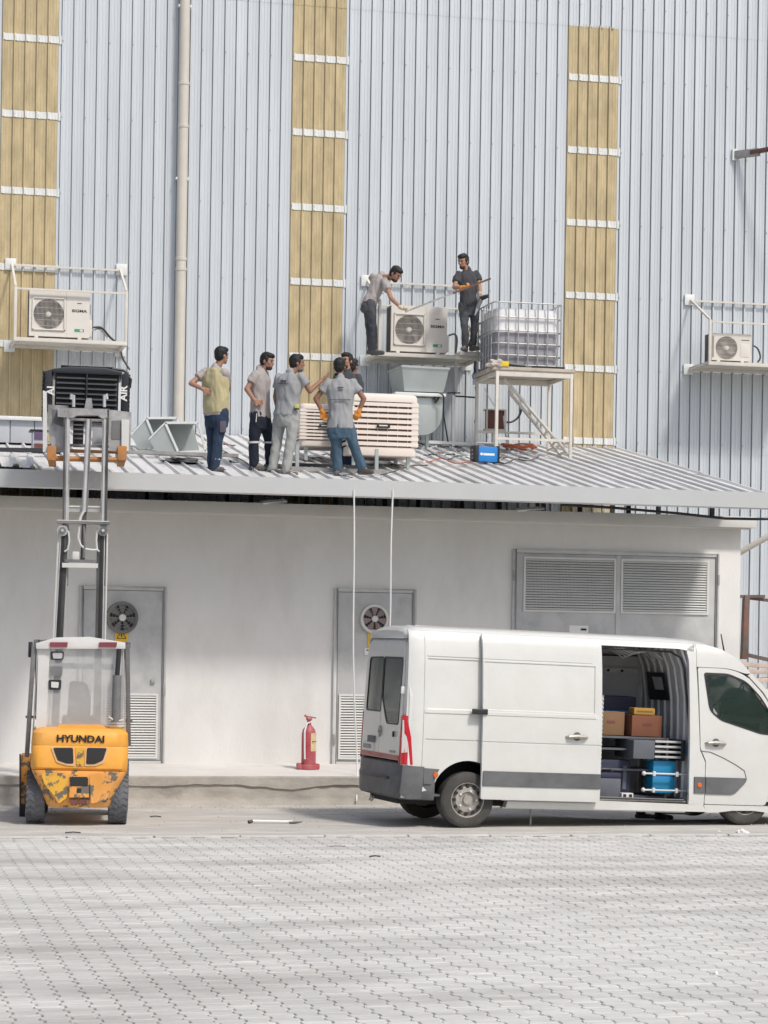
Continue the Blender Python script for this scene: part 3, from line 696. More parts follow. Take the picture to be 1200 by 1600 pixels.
MB().beam(((b0.x+b1.x)/2+.15, 38.2, zb+.04), ((b0.x+b1.x)/2+.15, 38.2, roofz(38.2)+.03), .05, .05).build('leg', M_duct, t); MB().beam(((b0.x+b1.x)/2-.2, 38.2, zb+.04), ((b0.x+b1.x)/2-.2, 38.2, roofz(38.2)+.03), .05, .05).build('leg', M_duct, t)
cable('flex_hose', [atY(687, 614, 37.8), atY(693, 620, 37.8), atY(693, 645, 37.8), atY(697, 672, 37.8), atY(700, 690, 37.8)], .014, M_black, 'black cable hanging down the right side of the hopper duct', 'cable')
MB().tube([atY(678, 620, 37.9), atY(681, 629, 37.9), atY(686, 620, 37.9)], .022, 8).build('bracket', M_black, t)
# ================================================================== evaporative coolers
M_evap = mat('evap_cream', (.72, .645, .58), .5, var=.03, scale=3, dust=.12, dustc=(.7, .66, .62))
M_evd = mat('evap_pad', (.20, .12, .09), .9, var=.3, scale=20)
def cooler(label, x0, x1, y0, z0, z1, D_=1.05, n=8, legs=.28, badge=True, dark=False):
    M1 = M_evap if not dark else M_black; M2 = M_evd if not dark else M_dark
    W = x1-x0; H = z1-z0; t = thing('evaporative_cooler', label, 'cooler', (x0, y0, z0), 0, 'evaporative coolers')
    MB().box(.03, W-.03, .03, D_-.03, H*.12, H*.88).build('wet_pad', M2, t)
    rp = rpoly([(0, 0), (W, 0), (W, D_), (0, D_)], .09, 4)
    def ringbox(za, zb, ins, name, top=False):
        m = MB(); c = [(W/2+(x-W/2)*(1-ins), D_/2+(y-D_/2)*(1-ins)) for x, y in rp]; m.prism(c, za, zb, 'z'); m.build(name, M1, t, .012)
    ringbox(0, H*.14, .02, 'base_tray')
    lid = MB(); N = len(rp); vs = []
    for z, k_ in ((H*.86, 1.0), (H*.93, 1.0), (H*.97, .97), (H*.995, .88), (H, .6)):
        vs += [(W/2+(x-W/2)*k_, D_/2+(y-D_/2)*k_, z) for x, y in rp]
    lid.add(vs, [(j*N+i, j*N+(i+1) % N, (j+1)*N+(i+1) % N, (j+1)*N+i) for j in range(4) for i in range(N)]+[tuple(range(N)), tuple(4*N+i for i in range(N))]); lid.build('lid', M1, t)
    for x in (.0, W-.10):
        for y in (.0, D_-.10): MB().box(x-.004, x+.104, y-.004, y+.104, H*.141, H*.859).build('corner_post', M1, t, .02)
    p = H*.72/n
    sl = MB().prism([(-.006, p*.24), (-.010, -p*.36), (.03, -p*.15), (.03, p*.36)], .0, W-.0, 'x').mesh('louver', M1)
    slo = MB().prism([(-.006, p*.24), (-.010, -p*.36), (.03, -p*.15), (.03, p*.36)], .0, D_, 'x').mesh('louver', M1)
    for i in range(n):
        z = H*.14+p*(i+.55); link('louver', sl, t, (0, .0, z))
        o = link('louver', slo, t, (.0, D_, z)); o.rotation_euler = (0, 0, -math.pi/2)
        o = link('louver', slo, t, (W, 0, z)); o.rotation_euler = (0, 0, math.pi/2)
    for i in range(1, 7): MB().box(W*i/7-.004, W*i/7+.004, .008, .03, H*.15, H*.85).build('mullion', M1, t)
    if badge:
        MB().box(W*.5-.10, W*.5+.10, -.045, -.03, H*.44, H*.51).build('badge', M_txt, t, .004)
        MB().box(W*.5-.07, W*.5+.06, -.047, -.045, H*.465, H*.485).build('badge_print', M_slat, t)
    if legs:
        for x in (.12, W-.12):
            for y in (.12, D_-.12):
                zf = roofz(y0+y)+.02-z0
                MB().box(x-.025, x+.025, y-.025, y+.025, zf, .01).build('leg', M_duct, t)
    return t
a = atY(556, 640, 34.3); b = atY(654, 616, 34.3); c = atY(600, 712, 34.3)
cooler('large cream evaporative cooler with louvres right of the man in jeans', a.x-.12, b.x, 34.3, c.z, b.z)
a = atY(469, 640, 35.0); b = atY(548, 632, 35.0); c = atY(500, 697, 35.0)
cooler('cream louvred evaporative cooler behind the pointing man and the man in jeans', a.x, b.x, 35.0, c.z, b.z, n=9, D_=.9)
# skid rail in front of the coolers
t = thing('skid_frame', 'dark steel skid lying on the roof behind the workers\' feet', 'frame', (0, 0, 0))
p0 = onroof(455, 732, .05); p1 = onroof(605, 738, .05)
MB().beam(p0, p1, .05, .06).build('rail', M_steel, t); MB().beam(p0+Vector((0, .6, .1)), p1+Vector((0, .6, .1)), .05, .06).build('rail', M_dkst, t)
MB().beam(p0, p0+Vector((0, .6, .1)), .05, .05).build('cross_piece', M_steel, t)
MB().beam(onroof(464, 736, .0), onroof(464, 736, .0)+Vector((0, 0, .38)), .05, .05).build('stub_post', M_duct, t); MB().beam(onroof(588, 740, .0), onroof(588, 740, .0)+Vector((0, 0, .36)), .05, .05).build('stub_post', M_duct, t)
# ================================================================== duct sections lying on the roof
def elbow(label, foot, sc_, yaw):
    t = thing('duct_section', label, 'duct', foot, yaw, 'duct sections on the roof')
    side = [(0, .10), (.10, 0), (.95, 0), (1.10, .05), (.80, .62), (.62, .62), (.58, .55), (.48, .55), (.44, .62), (.42, .64)]
    side = [(0, .22), (.16, .0), (.62, .0), (.36, .60), (.26, .60), (.22, .56)]
    W = .85; th_ = .012
    for i, y in enumerate((0, W)):
        MB().prism([(x*sc_, z*sc_) for x, z in side], y, y+th_).build('side_panel', M_duct, t)
    s_ = [(x*sc_, z*sc_) for x, z in side]
    for a_, b_ in ((0, 1), (1, 2), (3, 4), (4, 0)):
        MB().beam((s_[a_][0], (W+th_)/2, s_[a_][1]), (s_[b_][0], (W+th_)/2, s_[b_][1]), W-.02, .01, (0, 0, 1) if True else None).build('panel', M_duct, t)
    # open mouth frame on the slanted face
    fr = MB(); A = Vector((s_[2][0], 0, s_[2][1])); B = Vector((s_[3][0], 0, s_[3][1])); Y_ = Vector((0, W, 0))
    for p, q in ((A, B), (A+Y_, B+Y_), (A, A+Y_), (B, B+Y_)): fr.beam(p, q, .04, .03)
    fr.build('mouth_flange', M_strap, t)
    return t
def hopper_open(label, x0, x1, y, zb, zt, D_):
    # trapezoid frame box with open face as lying duct reducer
    t = thing('duct_section', label, 'duct', (x0, y, zb), 0, 'duct sections on the roof')
    W = x1-x0; H = zt-zb; e = .30*W
    o_ = [(0, .36*H), (.24*W, H), (W*.86, H*.98), (W, .12*H), (.62*W, 0), (.12*W, 0)]
    th_ = .012
    # left closed facet
    MB().add([(0, 0, .36*H), (.30*W, 0, H), (.52*W, 0, .03*H), (.12*W, 0, 0)], [(0, 1, 2, 3)])
    L = MB(); L.prism([(0, .42*H), (.28*W, H*.94), (.52*W, .05*H), (.16*W, 0)], 0, th_); L.build('side_panel', M_duct, t)
    bp = MB(); bp.add([(.28*W, 0, H*.94), (.86*W, 0, H*.98), (.86*W, D_, H*.98), (.28*W, D_, H*.94)], [(0, 1, 2, 3)]); bp.add([(0, 0, .42*H), (.28*W, 0, H*.94), (.28*W, D_, H*.94), (0, D_, .42*H)], [(0, 1, 2, 3)]); bp.add([(.52*W, 0, .05*H), (W, 0, .12*H), (W, D_, .12*H), (.52*W, D_, .05*H)], [(0, 1, 2, 3)]); bp.add([(.28*W, D_, H*.94), (.86*W, D_, H*.98), (W, D_, .12*H), (.52*W, D_, .05*H)], [(0, 1, 2, 3)])
    bp.build('panel', M_duct, t)
    fr = MB()
    for p, q in (((.28*W, 0, H*.94), (.86*W, 0, H*.98)), ((.86*W, 0, H*.98), (W, 0, .12*H)), ((W, 0, .12*H), (.52*W, 0, .05*H)), ((.52*W, 0, .05*H), (.28*W, 0, H*.94)), ((.52*W, D_*.9, .1*H), (.28*W, D_*.9, H*.9))): fr.beam((p[0], p[1]-.01, p[2]), (q[0], q[1]-.01, q[2]), .035, .035)
    fr.build('mouth_flange', M_strap, t)
    fr = MB(); fr.beam((.0, -.01, .42*H), (.28*W, -.01, H*.94), .02, .02); fr.build('seam', M_strap, t)
a = atY(204, 700, 36.2); b = atY(278, 652, 36.2)
hopper_open('galvanised duct reducer on the roof, rear one of the pair beside the load', a.x, b.x+.1, 36.2, a.z-.02, b.z, .5)
a = atY(232, 708, 35.4); b = atY(322, 660, 35.4)
hopper_open('galvanised duct reducer on the roof, front one with its open mouth showing', a.x, b.x, 35.4, a.z, b.z, .55)
t = thing('timber_batten', 'long dark flat bar lying under the duct sections', 'bar', (0, 0, 0)); MB().beam(onroof(195, 706, .08), onroof(372, 712, .08), .10, .05).build('bar', M_steel, t)
clump('rubber_sheet', onroof(285, 721, .03), (.26, .15, .06), M_black, 'dark rubber scrap under the front duct section', 'scrap', 5)
# ================================================================== long pale cabinet on the left of the roof
M_cab = mat('pale_panel', (.42, .44, .48), .5, var=.06, dust=.15)
t = thing('panel_cabinet', 'long pale metal cabinet lying on the roof at the left edge', 'cabinet', (0, 0, 0))
a = atY(-60, 650, 36.3); b = atY(92, 654, 36.3); zf = roofz(36.3)+.05
W = b.x-a.x; zt = b.z-.02
for i in range(4): MB().box(a.x+W*i/4+.008, a.x+W*(i+1)/4-.008, 36.33, 36.36, zf, zt-.03).build('front_panel', M_cab, t, .004)
MB().box(a.x-.03, b.x+.03, 36.26, 37.1, zt-.028, zt+.03).build('lid', M_strap, t, .006); MB().box(a.x, b.x, 36.361, 37.05, zf+.002, zt-.03).build('carcass', M_cab, t)
t = thing('packing_crate', 'small crate with dark purple and yellow bands beside the forklift load', 'crate', onroof(66, 706, .03))
MB().box(-.14, .30, -.0, .3, 0, .30).build('crate_body', M_cab, t, .004)
MB().box(-.18, .34, -.02, .32, .302, .33).build('crate_lid', M_black, t, .004); MB().box(.08, .30, -.012, -.001, .16, .25).build('band', M_tool, t); MB().box(-.12, .02, -.012, -.001, .18, .29).build('band', mat('dull_purple', (.12, .08, .16), .7), t); MB().box(-.12, .28, -.012, -.001, .06, .12).build('band', M_brown, t)
t = thing('raised_sheets', 'stack of ribbed roofing sheets lying crooked at the left roof edge', 'roof sheets', (0, 0, 0))
p = [];
for k_ in range(8): b_ = k_*.24; p += [(b_, 0), (b_+.022, .05), (b_+.08, .05), (b_+.10, 0)]
for q in range(2):
    vs = [(x, y, z+(.05 if y > 0 else .0)) for y in (0, .9) for x, z in p]; N = len(p)
    o = MB().add(vs, [(i, i+1, N+i+1, N+i) for i in range(N-1)]).build('sheet', M_roof, t); o.location = onroof(78, 728, .06+.05*q)-Vector((1.95, 0, 0)); o.rotation_euler = (ang, .02, -.03+.03*q)
bb = MB().beam(onroof(-30, 702, .10), onroof(90, 704, .10), .06, .06).build('steel_bar', M_dkst); tag(bb, 'dark angle bar lying across the roof in front of the pale cabinet', 'bar')
# ================================================================== welding machine
t = thing('welding_machine', 'blue and black welding machine on the roof by the stand leg', 'welder', onroof(757, 722, .04), .12)
MB().box(-.13, .20, -.07, .14, .0, .24).build('blue_case', M_blue, t, .02)
MB().box(-.19, -.129, -.085, .155, -.01, .26).build('end_panel', M_black, t, .02); MB().box(.199, .225, -.085, .155, -.01, .26).build('end_panel', M_black, t, .01)
MB().tube([(-.15, .03, .24), (-.13, .03, .30), (.15, .03, .30), (.19, .03, .24)], .016, 8).build('handle', M_steel, t)
MB().box(-.05, .14, -.072, -.0695, .10, .135).build('brand_print', M_white, t); MB().disc((-.08, -.071, .12), .022, .003).build('brand_mark', M_white, t)
for z in (.06, .12, .18): MB().disc((-.19, .03, z), .02, .02, 'x', 12).build('knob', M_steel, t)
# scattered scrap on the roof
k_ = 0
rs = random.Random(5)
scr = [(660, 696, 'black'), (676, 700, 'pale'), (703, 712, 'black'), (716, 700, 'black'), (688, 709, 'red'), (492, 717, 'black'), (515, 706, 'pale'), (478, 722, 'black'), (818, 718, 'black'), (780, 708, 'red'), (632, 712, 'black'), (655, 722, 'pale'), (372, 712, 'pale'), (860, 716, 'pale'), (908, 708, 'pale'), (338, 709, 'black'), (690, 700, 'black'), (672, 712, 'black'), (640, 718, 'pale'), (510, 712, 'black'), (525, 717, 'red'), (790, 716, 'black'), (805, 708, 'pale'), (650, 704, 'black'), (720, 706, 'black'), (350, 720, 'pale'), (365, 723, 'black'), (800, 690, 'pale'), (620, 728, 'black'), (540, 746, 'black'), (725, 716, 'pale'), (845, 712, 'pale'), (358, 697, 'red')]
desc = {'black': ('black strip of scrap', M_dkst), 'pale': ('pale twisted sheet offcut', M_strap), 'red': ('red brown scrap of wood', M_brown)}
where = ['behind the cooler at the duct foot', 'left of the pole under the duct', 'in front of the pipe rail', 'beside the grey pole', 'between the cooler and the welder', 'behind the skid rail', 'under the left cooler', 'by the skid stub post', 'before the stand', 'left of the coiled cord', 'right below the large cooler', 'downslope of the large cooler', 'behind the second worker', 'right of the ladder foot', 'far right near the verge', 'behind the vest man', 'behind the blue welder', 'right of the large cooler', 'in front of the cooler leg', 'below the left cooler', 'beside the jeans man', 'right of the welder', 'under the tank stand', 'behind the large cooler', 'left of the blue welder', 'between the first two workers', 'right of the vest man', 'near the coiled cord', 'in front of the large cooler', 'at the roof edge by the white cords', 'before the welder', 'at the foot of the ladder', 'at the wall behind the first workers']
for (px, py, kd), wh in zip(scr, where):
    l = rs.uniform(.12, .30); wd = rs.uniform(.03, .07); m = MB(); n = 5; vs = []
    for i in range(n+1):
        zz = rs.uniform(0, .03); vs += [(-l/2+l*i/n, -wd/2+rs.uniform(-.01, .01), zz), (-l/2+l*i/n, wd/2, zz+rs.uniform(-.01, .01))]
    nn = len(vs); vs += [(x, y, z+.010) for x, y, z in vs]
    fs = []
    for i in range(n):
        a_, b_, c_, d_ = 2*i, 2*i+1, 2*i+3, 2*i+2; fs += [(a_, b_, c_, d_), (a_+nn, d_+nn, c_+nn, b_+nn), (a_, d_, d_+nn, a_+nn), (b_, b_+nn, c_+nn, c_)]
    fs += [(0, nn, nn+1, 1), (2*n, 2*n+1, 2*n+1+nn, 2*n+nn)]
    m.add(vs, fs); o = m.build('scrap_piece', desc[kd][1]); o.location = onroof(px, py, .045); o.rotation_euler = (ang, 0, rs.uniform(-.8, .8)); tag(o, desc[kd][0]+' on the roof '+wh, 'scrap', 'scrap pieces on the roof')
for pts, r, m_, lab in (
    ([(735, 716), (715, 712), (698, 718), (676, 708), (664, 700)], .012, M_black, 'black lead running from the welding machine to the duct foot'),
    ([(776, 720), (790, 724), (806, 717), (826, 720), (842, 712)], .012, M_black, 'black lead on the roof right of the welding machine'),
    ([(655, 714), (668, 722), (690, 716), (712, 724), (736, 720)], .010, M_org, 'thin orange lead between the cooler and the welding machine'),
    ([(595, 742), (620, 735), (640, 728), (668, 727)], .010, M_black, 'thin black lead from the worker\'s shoes to the right'),
    ([(352, 706), (368, 714), (384, 722), (396, 733)], .010, M_black, 'black lead between the vest man and the second worker')):
    cable('cable', [onroof(a, b, .05) for a, b in pts], r, m_, lab)
# ================================================================== hanging cords, extinguisher
cable('hanging_cord', [atY(553, 766, RY0-.06), atY(553.5, 850, RY0-.06), atY(552, 1000, RY0-.05), atY(554, 1100, RY0-.05), atY(558, 1190, RY0-.06), atY(557, 1252, RY0-.4)], .012, M_white, 'left of two white cords hanging from the roof edge to the ground', 'cord', 8)
cable('hanging_cord', [atY(614, 766, RY0-.06), atY(611, 850, RY0-.06), atY(610, 960, RY0-.05), atY(607, 1010, RY0-.04), atY(606, 1120, RY0-.04)], .012, M_white, 'right of two white cords, passing behind the van roof', 'cord', 8)
M_red = mat('extinguisher_red', (.42, .05, .07), .45, var=.12, scale=6, dust=.35, dustc=(.6, .5, .48))
q = atY(482, 1188, 33.2)
t = thing('fire_extinguisher', 'dusty red fire extinguisher standing on the apron left of the second door', 'extinguisher', (q.x, 33.2, .43))
r = .105
MB().lathe([(r*.9, .03), (r, .06), (r, .50), (r*.85, .57), (r*.45, .62), (r*.3, .64)], seg=20).build('cylinder', M_red, t)
MB().lathe([(r*1.25, 0), (r*1.25, .055), (r*1.05, .07)], seg=20).build('base_ring', M_red, t)
MB().box(-.17, -.10, -.08, .06, 0, .09).build('wheel_bracket', M_red, t, .02); MB().box(.10, .16, -.06, .06, 0, .08).build('wheel_bracket', M_red, t, .02)
MB().lathe([(.03, .63), (.03, .70), (.045, .70), (.045, .73)], seg=12).build('valve', M_red, t)
MB().beam((-.07, 0, .76), (.10, 0, .735), .025, .02).build('lever', M_red, t); MB().beam((-.06, 0, .78), (-.01, 0, .70), .02, .02).build('carry_handle', M_red, t)
MB().tube([(.03, -.02, .68), (-.05, -.10, .66), (-.085, -.12, .55), (-.085, -.13, .30), (-.08, -.13, .15)], .013, 8).build('hose', M_white, t)
lb = MB(); a0 = -100
pts = [(r*1.02*math.cos(math.radians(a)), r*1.02*math.sin(math.radians(a))) for a in range(-85, 5, 10)]
lb.add([(x, y, z) for z in (.26, .52) for x, y in pts], [(i, i+1, len(pts)+i+1, len(pts)+i) for i in range(len(pts)-1)]); lb.build('label', mat('label_cream', (.62, .50, .28), .7), t)
MB().box(.03, .09, -.113, -.108, .395, .405).build('label_print', M_txt, t)
# ================================================================== litter on the yard
q = atZ(430, 1284, .02); t = thing('plastic_tube', 'white plastic tube with black ends lying on the concrete', 'tube', q)
MB().tube([(-.30, 0, .01), (.22, 0, .0)], .018, 10).build('tube', M_white, t); MB().tube([(-.34, -.02, .0), (-.29, 0, .01)], .022, 8).build('end_cap', M_black, t); MB().tube([(.18, -.03, -.012), (.34, -.02, .0)], [.02, .006], 8).build('end_cap', M_black, t)
def litter(name, px, py, r, m, lab, cat, seed): return clump(name, atZ(px, py, .0), r, m, lab, cat, seed)
litter('paper_scrap', 1160, 1301, (.08, .05, .04), M_white, 'crumpled white paper on the ground by the van\'s front wheel', 'paper', 1)
litter('paper_scrap', 1123, 1299, (.02, .02, .015), M_white, 'tiny white scrap left of the crumpled paper', 'paper', 2)
litter('stone', 1118, 1522, (.02, .02, .018), M_white, 'small white pebble on the paving at lower right', 'stone', 3)
litter('stone', 572, 1502, (.014, .014, .02), M_steel, 'small dark pebble on the paving near the centre', 'stone', 4)
litter('stone', 85, 1315, (.05, .03, .012), M_steel, 'flat grey stone on the paving left near the kerb', 'stone', 6)
for px, py, l, lab in ((243, 1276, .14, 'short black stick on the concrete right of the forklift'), (526, 1322, .20, 'thin grey stick on the paving left of the van'), (114, 1301, .18, 'thin dark strip on the kerb in front of the forklift'), (586, 1338, .12, 'short thin twig on the paving under the van\'s rear')):
    q = atZ(px, py, .008); o = MB().tube([(-l/2, 0, 0), (0, .01, .006), (l/2, 0, 0)], .008, 6).build('stick', M_dkst if px != 526 else M_steel); o.location = q; tag(o, lab, 'stick')
# gravel crumbs along the apron foot
cr = MB(); rs = random.Random(3)
for i in range(900):
    x = rs.uniform(-2, 14); y = 31.95-abs(rs.gauss(0, .5)) if i % 2 else rs.uniform(26.9, 32); s = rs.uniform(.004, .014)
    z = .002; cr.add([(x-s, y, z), (x, y-s, z), (x+s, y, z), (x, y+s, z), (x, y, z+s*1.1)], [(0, 1, 4), (1, 2, 4), (2, 3, 4), (3, 0, 4)])
o = cr.build('gravel_crumbs', M_apr, smooth=False); o['label'] = 'fine crumbs of rubble scattered over the concrete yard'; o['kind'] = 'stuff'
# ================================================================== right edge: rusty frame, rubble
t = thing('gate_frame', 'rusty brown steel gate frame behind the van at the right edge', 'frame', (0, 0, 0))
yy = 36.2
M_rf = mat('rusty_frame', (.13, .10, .09), .7, var=.3, scale=5, c2=(.22, .11, .08), c2amt=.45, c2scale=3)
MB().beam(atY(1162, 1030, yy), atY(1166, 930, yy), .09, .12).build('upright', M_rf, t, .004); MB().beam(atY(1157, 932, yy), atY(1195, 932, yy-.05), .05, .05).build('top_bar', M_rf, t); MB().beam(atY(1167, 934, yy), atY(1240, 943, yy), .05, .05).build('top_bar', M_rf, t)
MB().beam(atY(1162, 1022, yy), atY(1240, 1040, yy), .05, .06).build('bottom_bar', M_rf, t)
M_rub = mat('rubble_pale', (.52, .42, .36), .95, var=.2, scale=6)
for i, (px, py, l, lab) in enumerate(((1190, 1040, 1.3, 'pale timber plank, top of the pile at the right edge'), (1200, 1050, 1.5, 'pale timber plank, second in the pile at the right edge'), (1205, 1062, 1.6, 'pale timber plank, bottom of the pile at the right edge'))):
    q = atY(px, py, 35.6+.0*i); o = MB().box(-l/2, l/2, -.12, .12, -.035, .035).build('timber_plank', M_rub, None, .006); o.location = q; o.rotation_euler = (0, .06-.05*i, .15*i-.1); tag(o, lab, 'plank')
q = atY(1215, 1070, 35.6)
t = thing('material_stack', 'pale stacked building blocks carrying the planks at the right edge', 'stack', (q.x, 35.6, 0))
for i in range(4):
    for j in range(5): MB().box(-.75+j*.36, -.41+j*.36, -.3, .3, .02+i*(q.z-.06)/4, .0+(i+1)*(q.z-.06)/4).build('block', M_rub, t, .01)
# ================================================================== white panel van
M_vw = mat('van_white', (.65, .66, .64), .28, var=.03, scale=1.5, dust=.45, dustc=(.54, .52, .48), coat=.4, local=True)
M_vgrey = mat('van_grey_plastic', (.10, .105, .11), .6, var=.15, scale=4, dust=.35, dustc=(.28, .28, .28), local=True)
M_vglass = mat('van_glass', (.03, .05, .047), .06, var=.1, spec=.6, local=True)
M_vclear = mat('van_side_glass', (.03, .07, .06), .04, alpha=.20, spec=.7)
M_rubber = mat('rubber', (.045, .044, .042), .85, var=.2, scale=12, dust=.25, dustc=(.25, .24, .22), bump=.2, local=True)
M_rim = mat('dirty_steel_rim', (.36, .34, .31), .5, metal=.4, var=.25, scale=20, dust=.3, local=True)
M_lred = mat('tail_red', (.50, .012, .03), .2, var=.05, coat=.5)
M_lamp = mat('lamp_clear', (.62, .60, .58), .15, coat=.5, var=.05)
M_oran = mat('marker_orange', (.60, .13, .03), .3)
M_int = mat('van_interior', (.55, .56, .58), .6, var=.1, dust=.2)
M_intd = mat('van_inner_dark', (.12, .13, .15), .7, var=.15)
van = thing('panel_van', 'white panel van with side door slid open, parked in front of the louvred door', 'van', (7.505, 28.02, 0))
van.rotation_mode = 'QUATERNION'; van.rotation_quaternion = (Matrix.Rotation(math.radians(5.1), 3, 'Z') @ Matrix.Rotation(.03, 3, 'Y')).to_quaternion()
VW = 1.82
FT = [(0, .03), (.35, .01), (.45, 0), (1.2, 0), (1.6, .02), (2.0, .05), (2.2, .075), (2.33, .105), (2.40, .15), (2.45, .26)]
def fv(u, w): 
    v = interp(w, FT)
    if u < -.68: v += .05*((-.68-u)/.2)**2
    if u > 4.0: v += .10*((u-4.0)/.8)**2
    return v
def panel(name, outline, m, holes=(), thick=.03, us=None, ws=None, vf=None, parent=van, extra=None, far=False, off=0, bev=0):
    vf = vf or fv
    bm = bmesh.new(); es = []
    for loop in (outline, *holes):
        vs = [bm.verts.new((p[0], 0, p[1])) for p in loop]; es += [bm.edges.new((vs[i], vs[(i+1) % len(vs)])) for i in range(len(vs))]
    bmesh.ops.triangle_fill(bm, edges=es, use_beauty=True)
    u0 = min(p[0] for p in outline); u1 = max(p[0] for p in outline); w0 = min(p[1] for p in outline); w1 = max(p[1] for p in outline)
    ws = ws if ws is not None else [.45, .7, 1.2, 1.4, 1.6, 1.8, 2.0, 2.1, 2.2, 2.27, 2.33, 2.37, 2.40, 2.43]
    us = us if us is not None else [-.85, -.8, -.75, -.7, -.65, -.6, -.55, 0, .5, 1, 1.5, 2, 2.5, 3, 3.5, 4, 4.2, 4.4, 4.6]
    for u in us:
        if u0 < u < u1: bmesh.ops.bisect_plane(bm, geom=bm.verts[:]+bm.edges[:]+bm.faces[:], plane_co=(u, 0, 0), plane_no=(1, 0, 0))
    for w_ in ws:
        if w0 < w_ < w1: bmesh.ops.bisect_plane(bm, geom=bm.verts[:]+bm.edges[:]+bm.faces[:], plane_co=(0, 0, w_), plane_no=(0, 0, 1))
    for v in bm.verts:
        y = vf(v.co.x, v.co.z)+off+(extra(v.co.x, v.co.z) if extra else 0); v.co.y = VW-y if far else y
    r = bmesh.ops.extrude_face_region(bm, geom=bm.faces[:])
    for v in r['geom']:
        if isinstance(v, bmesh.types.BMVert): v.co.y += -thick if far else thick
    bmesh.ops.recalc_face_normals(bm, faces=bm.faces)
    if bev:
        es = [e for e in bm.edges if len(e.link_faces) == 2 and e.calc_face_angle(0) > 1.2]
        bmesh.ops.bevel(bm, geom=es, offset=bev, segments=2, affect='EDGES', clamp_overlap=True)
    me = bpy.data.meshes.new(name); bm.to_mesh(me); bm.free(); me.materials.append(m)
    me.polygons.foreach_set('use_smooth', [True]*len(me.polygons)); me.set_sharp_from_angle(angle=math.radians(30))
    return link(name, me, parent)
def swage(regions, depth=.012, e=.012):
    def f(u, w_):
        for (a, b, c, d) in regions:
            if a+e < u < b-e and c+e < w_ < d-e: return depth
        return 0
    return f
def grid(*vals): 
    out = []
    for v in vals: out += [v-.006, v+.018] if False else [v, v+.0121, v-.0121]
    return out
WB = [.45, .7, 1.2, 1.4, 1.6, 1.8, 2.0, 2.1, 2.2, 2.27, 2.33, 2.37, 2.40]
UB = [-.85, -.8, -.75, -.7, -.65, -.6, -.55, 0, .5, 1, 1.5]
# rear quarter (runs on behind the open sliding door)
arch = list(reversed(arc(-.02, .36, .47, 0, 180, 18)))
out = [(-.86, .35)]+[(-.49, .35)]+arch+[(.45, .35), (1.70, .35), (1.70, 2.41), (-.82, 2.41)]
groove = lambda u, w_: (.010 if (-.60 < u and (abs(w_-1.075) < .009 or abs(w_-2.09) < .009)) else 0)+(.010 if abs(u+.63) < .006 and w_ < 2.36 else 0)+(.014 if (-.58 < u < 1.5 and 1.46 < w_ < 2.06) else 0)+(-.01 if -.62 < u and 1.40 < w_ < 1.445 else 0)
QW = WB+[1.065, 1.067, 1.083, 1.085, 2.08, 2.082, 2.098, 2.10, 1.45, 1.462, 2.058, 2.07, 1.395, 1.402, 1.444, 1.450]
QU = UB+[-.637, -.635, -.625, -.623, -.585, -.578, 1.49, 1.505]
panel('rear_quarter', out, M_vw, ws=sorted(QW), us=sorted(QU), extra=groove)
# far side of the body (same shape, closed)
archF = list(reversed(arc(3.78, .40, .46, 0, 180, 14)))
panel('far_side', [(-.86, .35), (-.49, .35)]+arch+[(.45, .35), (3.3, .35)]+archF+[(4.26, .35), (4.55, .4), (4.62, .9), (4.30, 1.22), (3.05, 1.22), (3.05, 2.41), (-.82, 2.41)], M_vw, far=True)
panel('far_pillar', [(3.06, 1.23), (3.14, 1.23), (3.14, 2.0), (3.5, 2.02), (4.25, 1.33), (4.28, 1.23), (4.4, 1.23), (3.72, 2.10), (3.06, 2.41)], M_vw, far=True)
# sill, pillar and header around the door opening
panel('sill', [(.50, .265), (3.24, .27), (3.18, .36), (1.701, .38), (1.70, .345), (.52, .345)], M_vw, ws=[], thick=.12)
panel('door_header', [(1.701, 2.33), (2.80, 2.33), (3.0, 2.30), (3.04, 2.41), (1.701, 2.41)], M_vw, thick=.05)
panel('pillar', rpoly([(2.98, .36), (3.19, .36), (3.185, .9), (3.10, 1.07), (3.035, 2.10), (3.04, 2.409), (2.90, 2.33), (2.93, 2.2)], [0, 0, .02, .02, 0, 0, .05, .05]), M_vw, thick=.05)
tr = MB().tube([(1.74, .055, .42), (1.74, .23, 2.29), (2.74, .23, 2.29), (2.88, .21, 2.22), (2.92, .17, 2.08), (2.985, .055, 1.2), (2.985, .055, .52), (2.93, .055, .41), (1.74, .055, .42)], .014, 6)
tr.build('door_seal', M_black, van)
MB().box(1.72, 2.97, .06, .085, .385, .40).build('sill_trim', M_rim, van); MB().box(1.72, 2.97, .055, .20, .345, .384).build('step', M_black, van)
# open sliding door, riding outside the quarter
dpoly = rpoly([(.13, .365), (1.715, .365), (1.69, 2.40), (.10, 2.40)], [.03, .03, .04, .03])
def dsw(u, w_):
    e = 0
    if .12 < u < 1.60 and 1.47 < w_ < 2.055: e += .012
    if abs(w_-1.07) < .008: e += .008
    if abs(w_-2.085) < .008 and u < 1.55: e += .006
    if 1.40 < w_ < 1.44 and u < 1.62: e -= .008
    return e
panel('sliding_door', dpoly, M_vw, ws=sorted(WB+[1.06, 1.063, 1.077, 1.08, 1.465, 1.475, 2.05, 2.06, 2.075, 2.078, 2.092, 2.095, 1.395, 1.402, 1.438, 1.446]), us=[.115, .125, .5, 1, 1.54, 1.56, 1.595, 1.605, 1.615, 1.63], thick=.045, extra=dsw, off=-.085, bev=.005)
d_ = [o for o in van.children if o.name.startswith('sliding_door')][0]
panel('door_strip', [(.14, .53), (1.71, .53), (1.708, .715), (.14, .715)], M_vgrey, ws=[], us=[.6, 1.2], thick=.012, off=-.10, parent=d_, bev=.004)
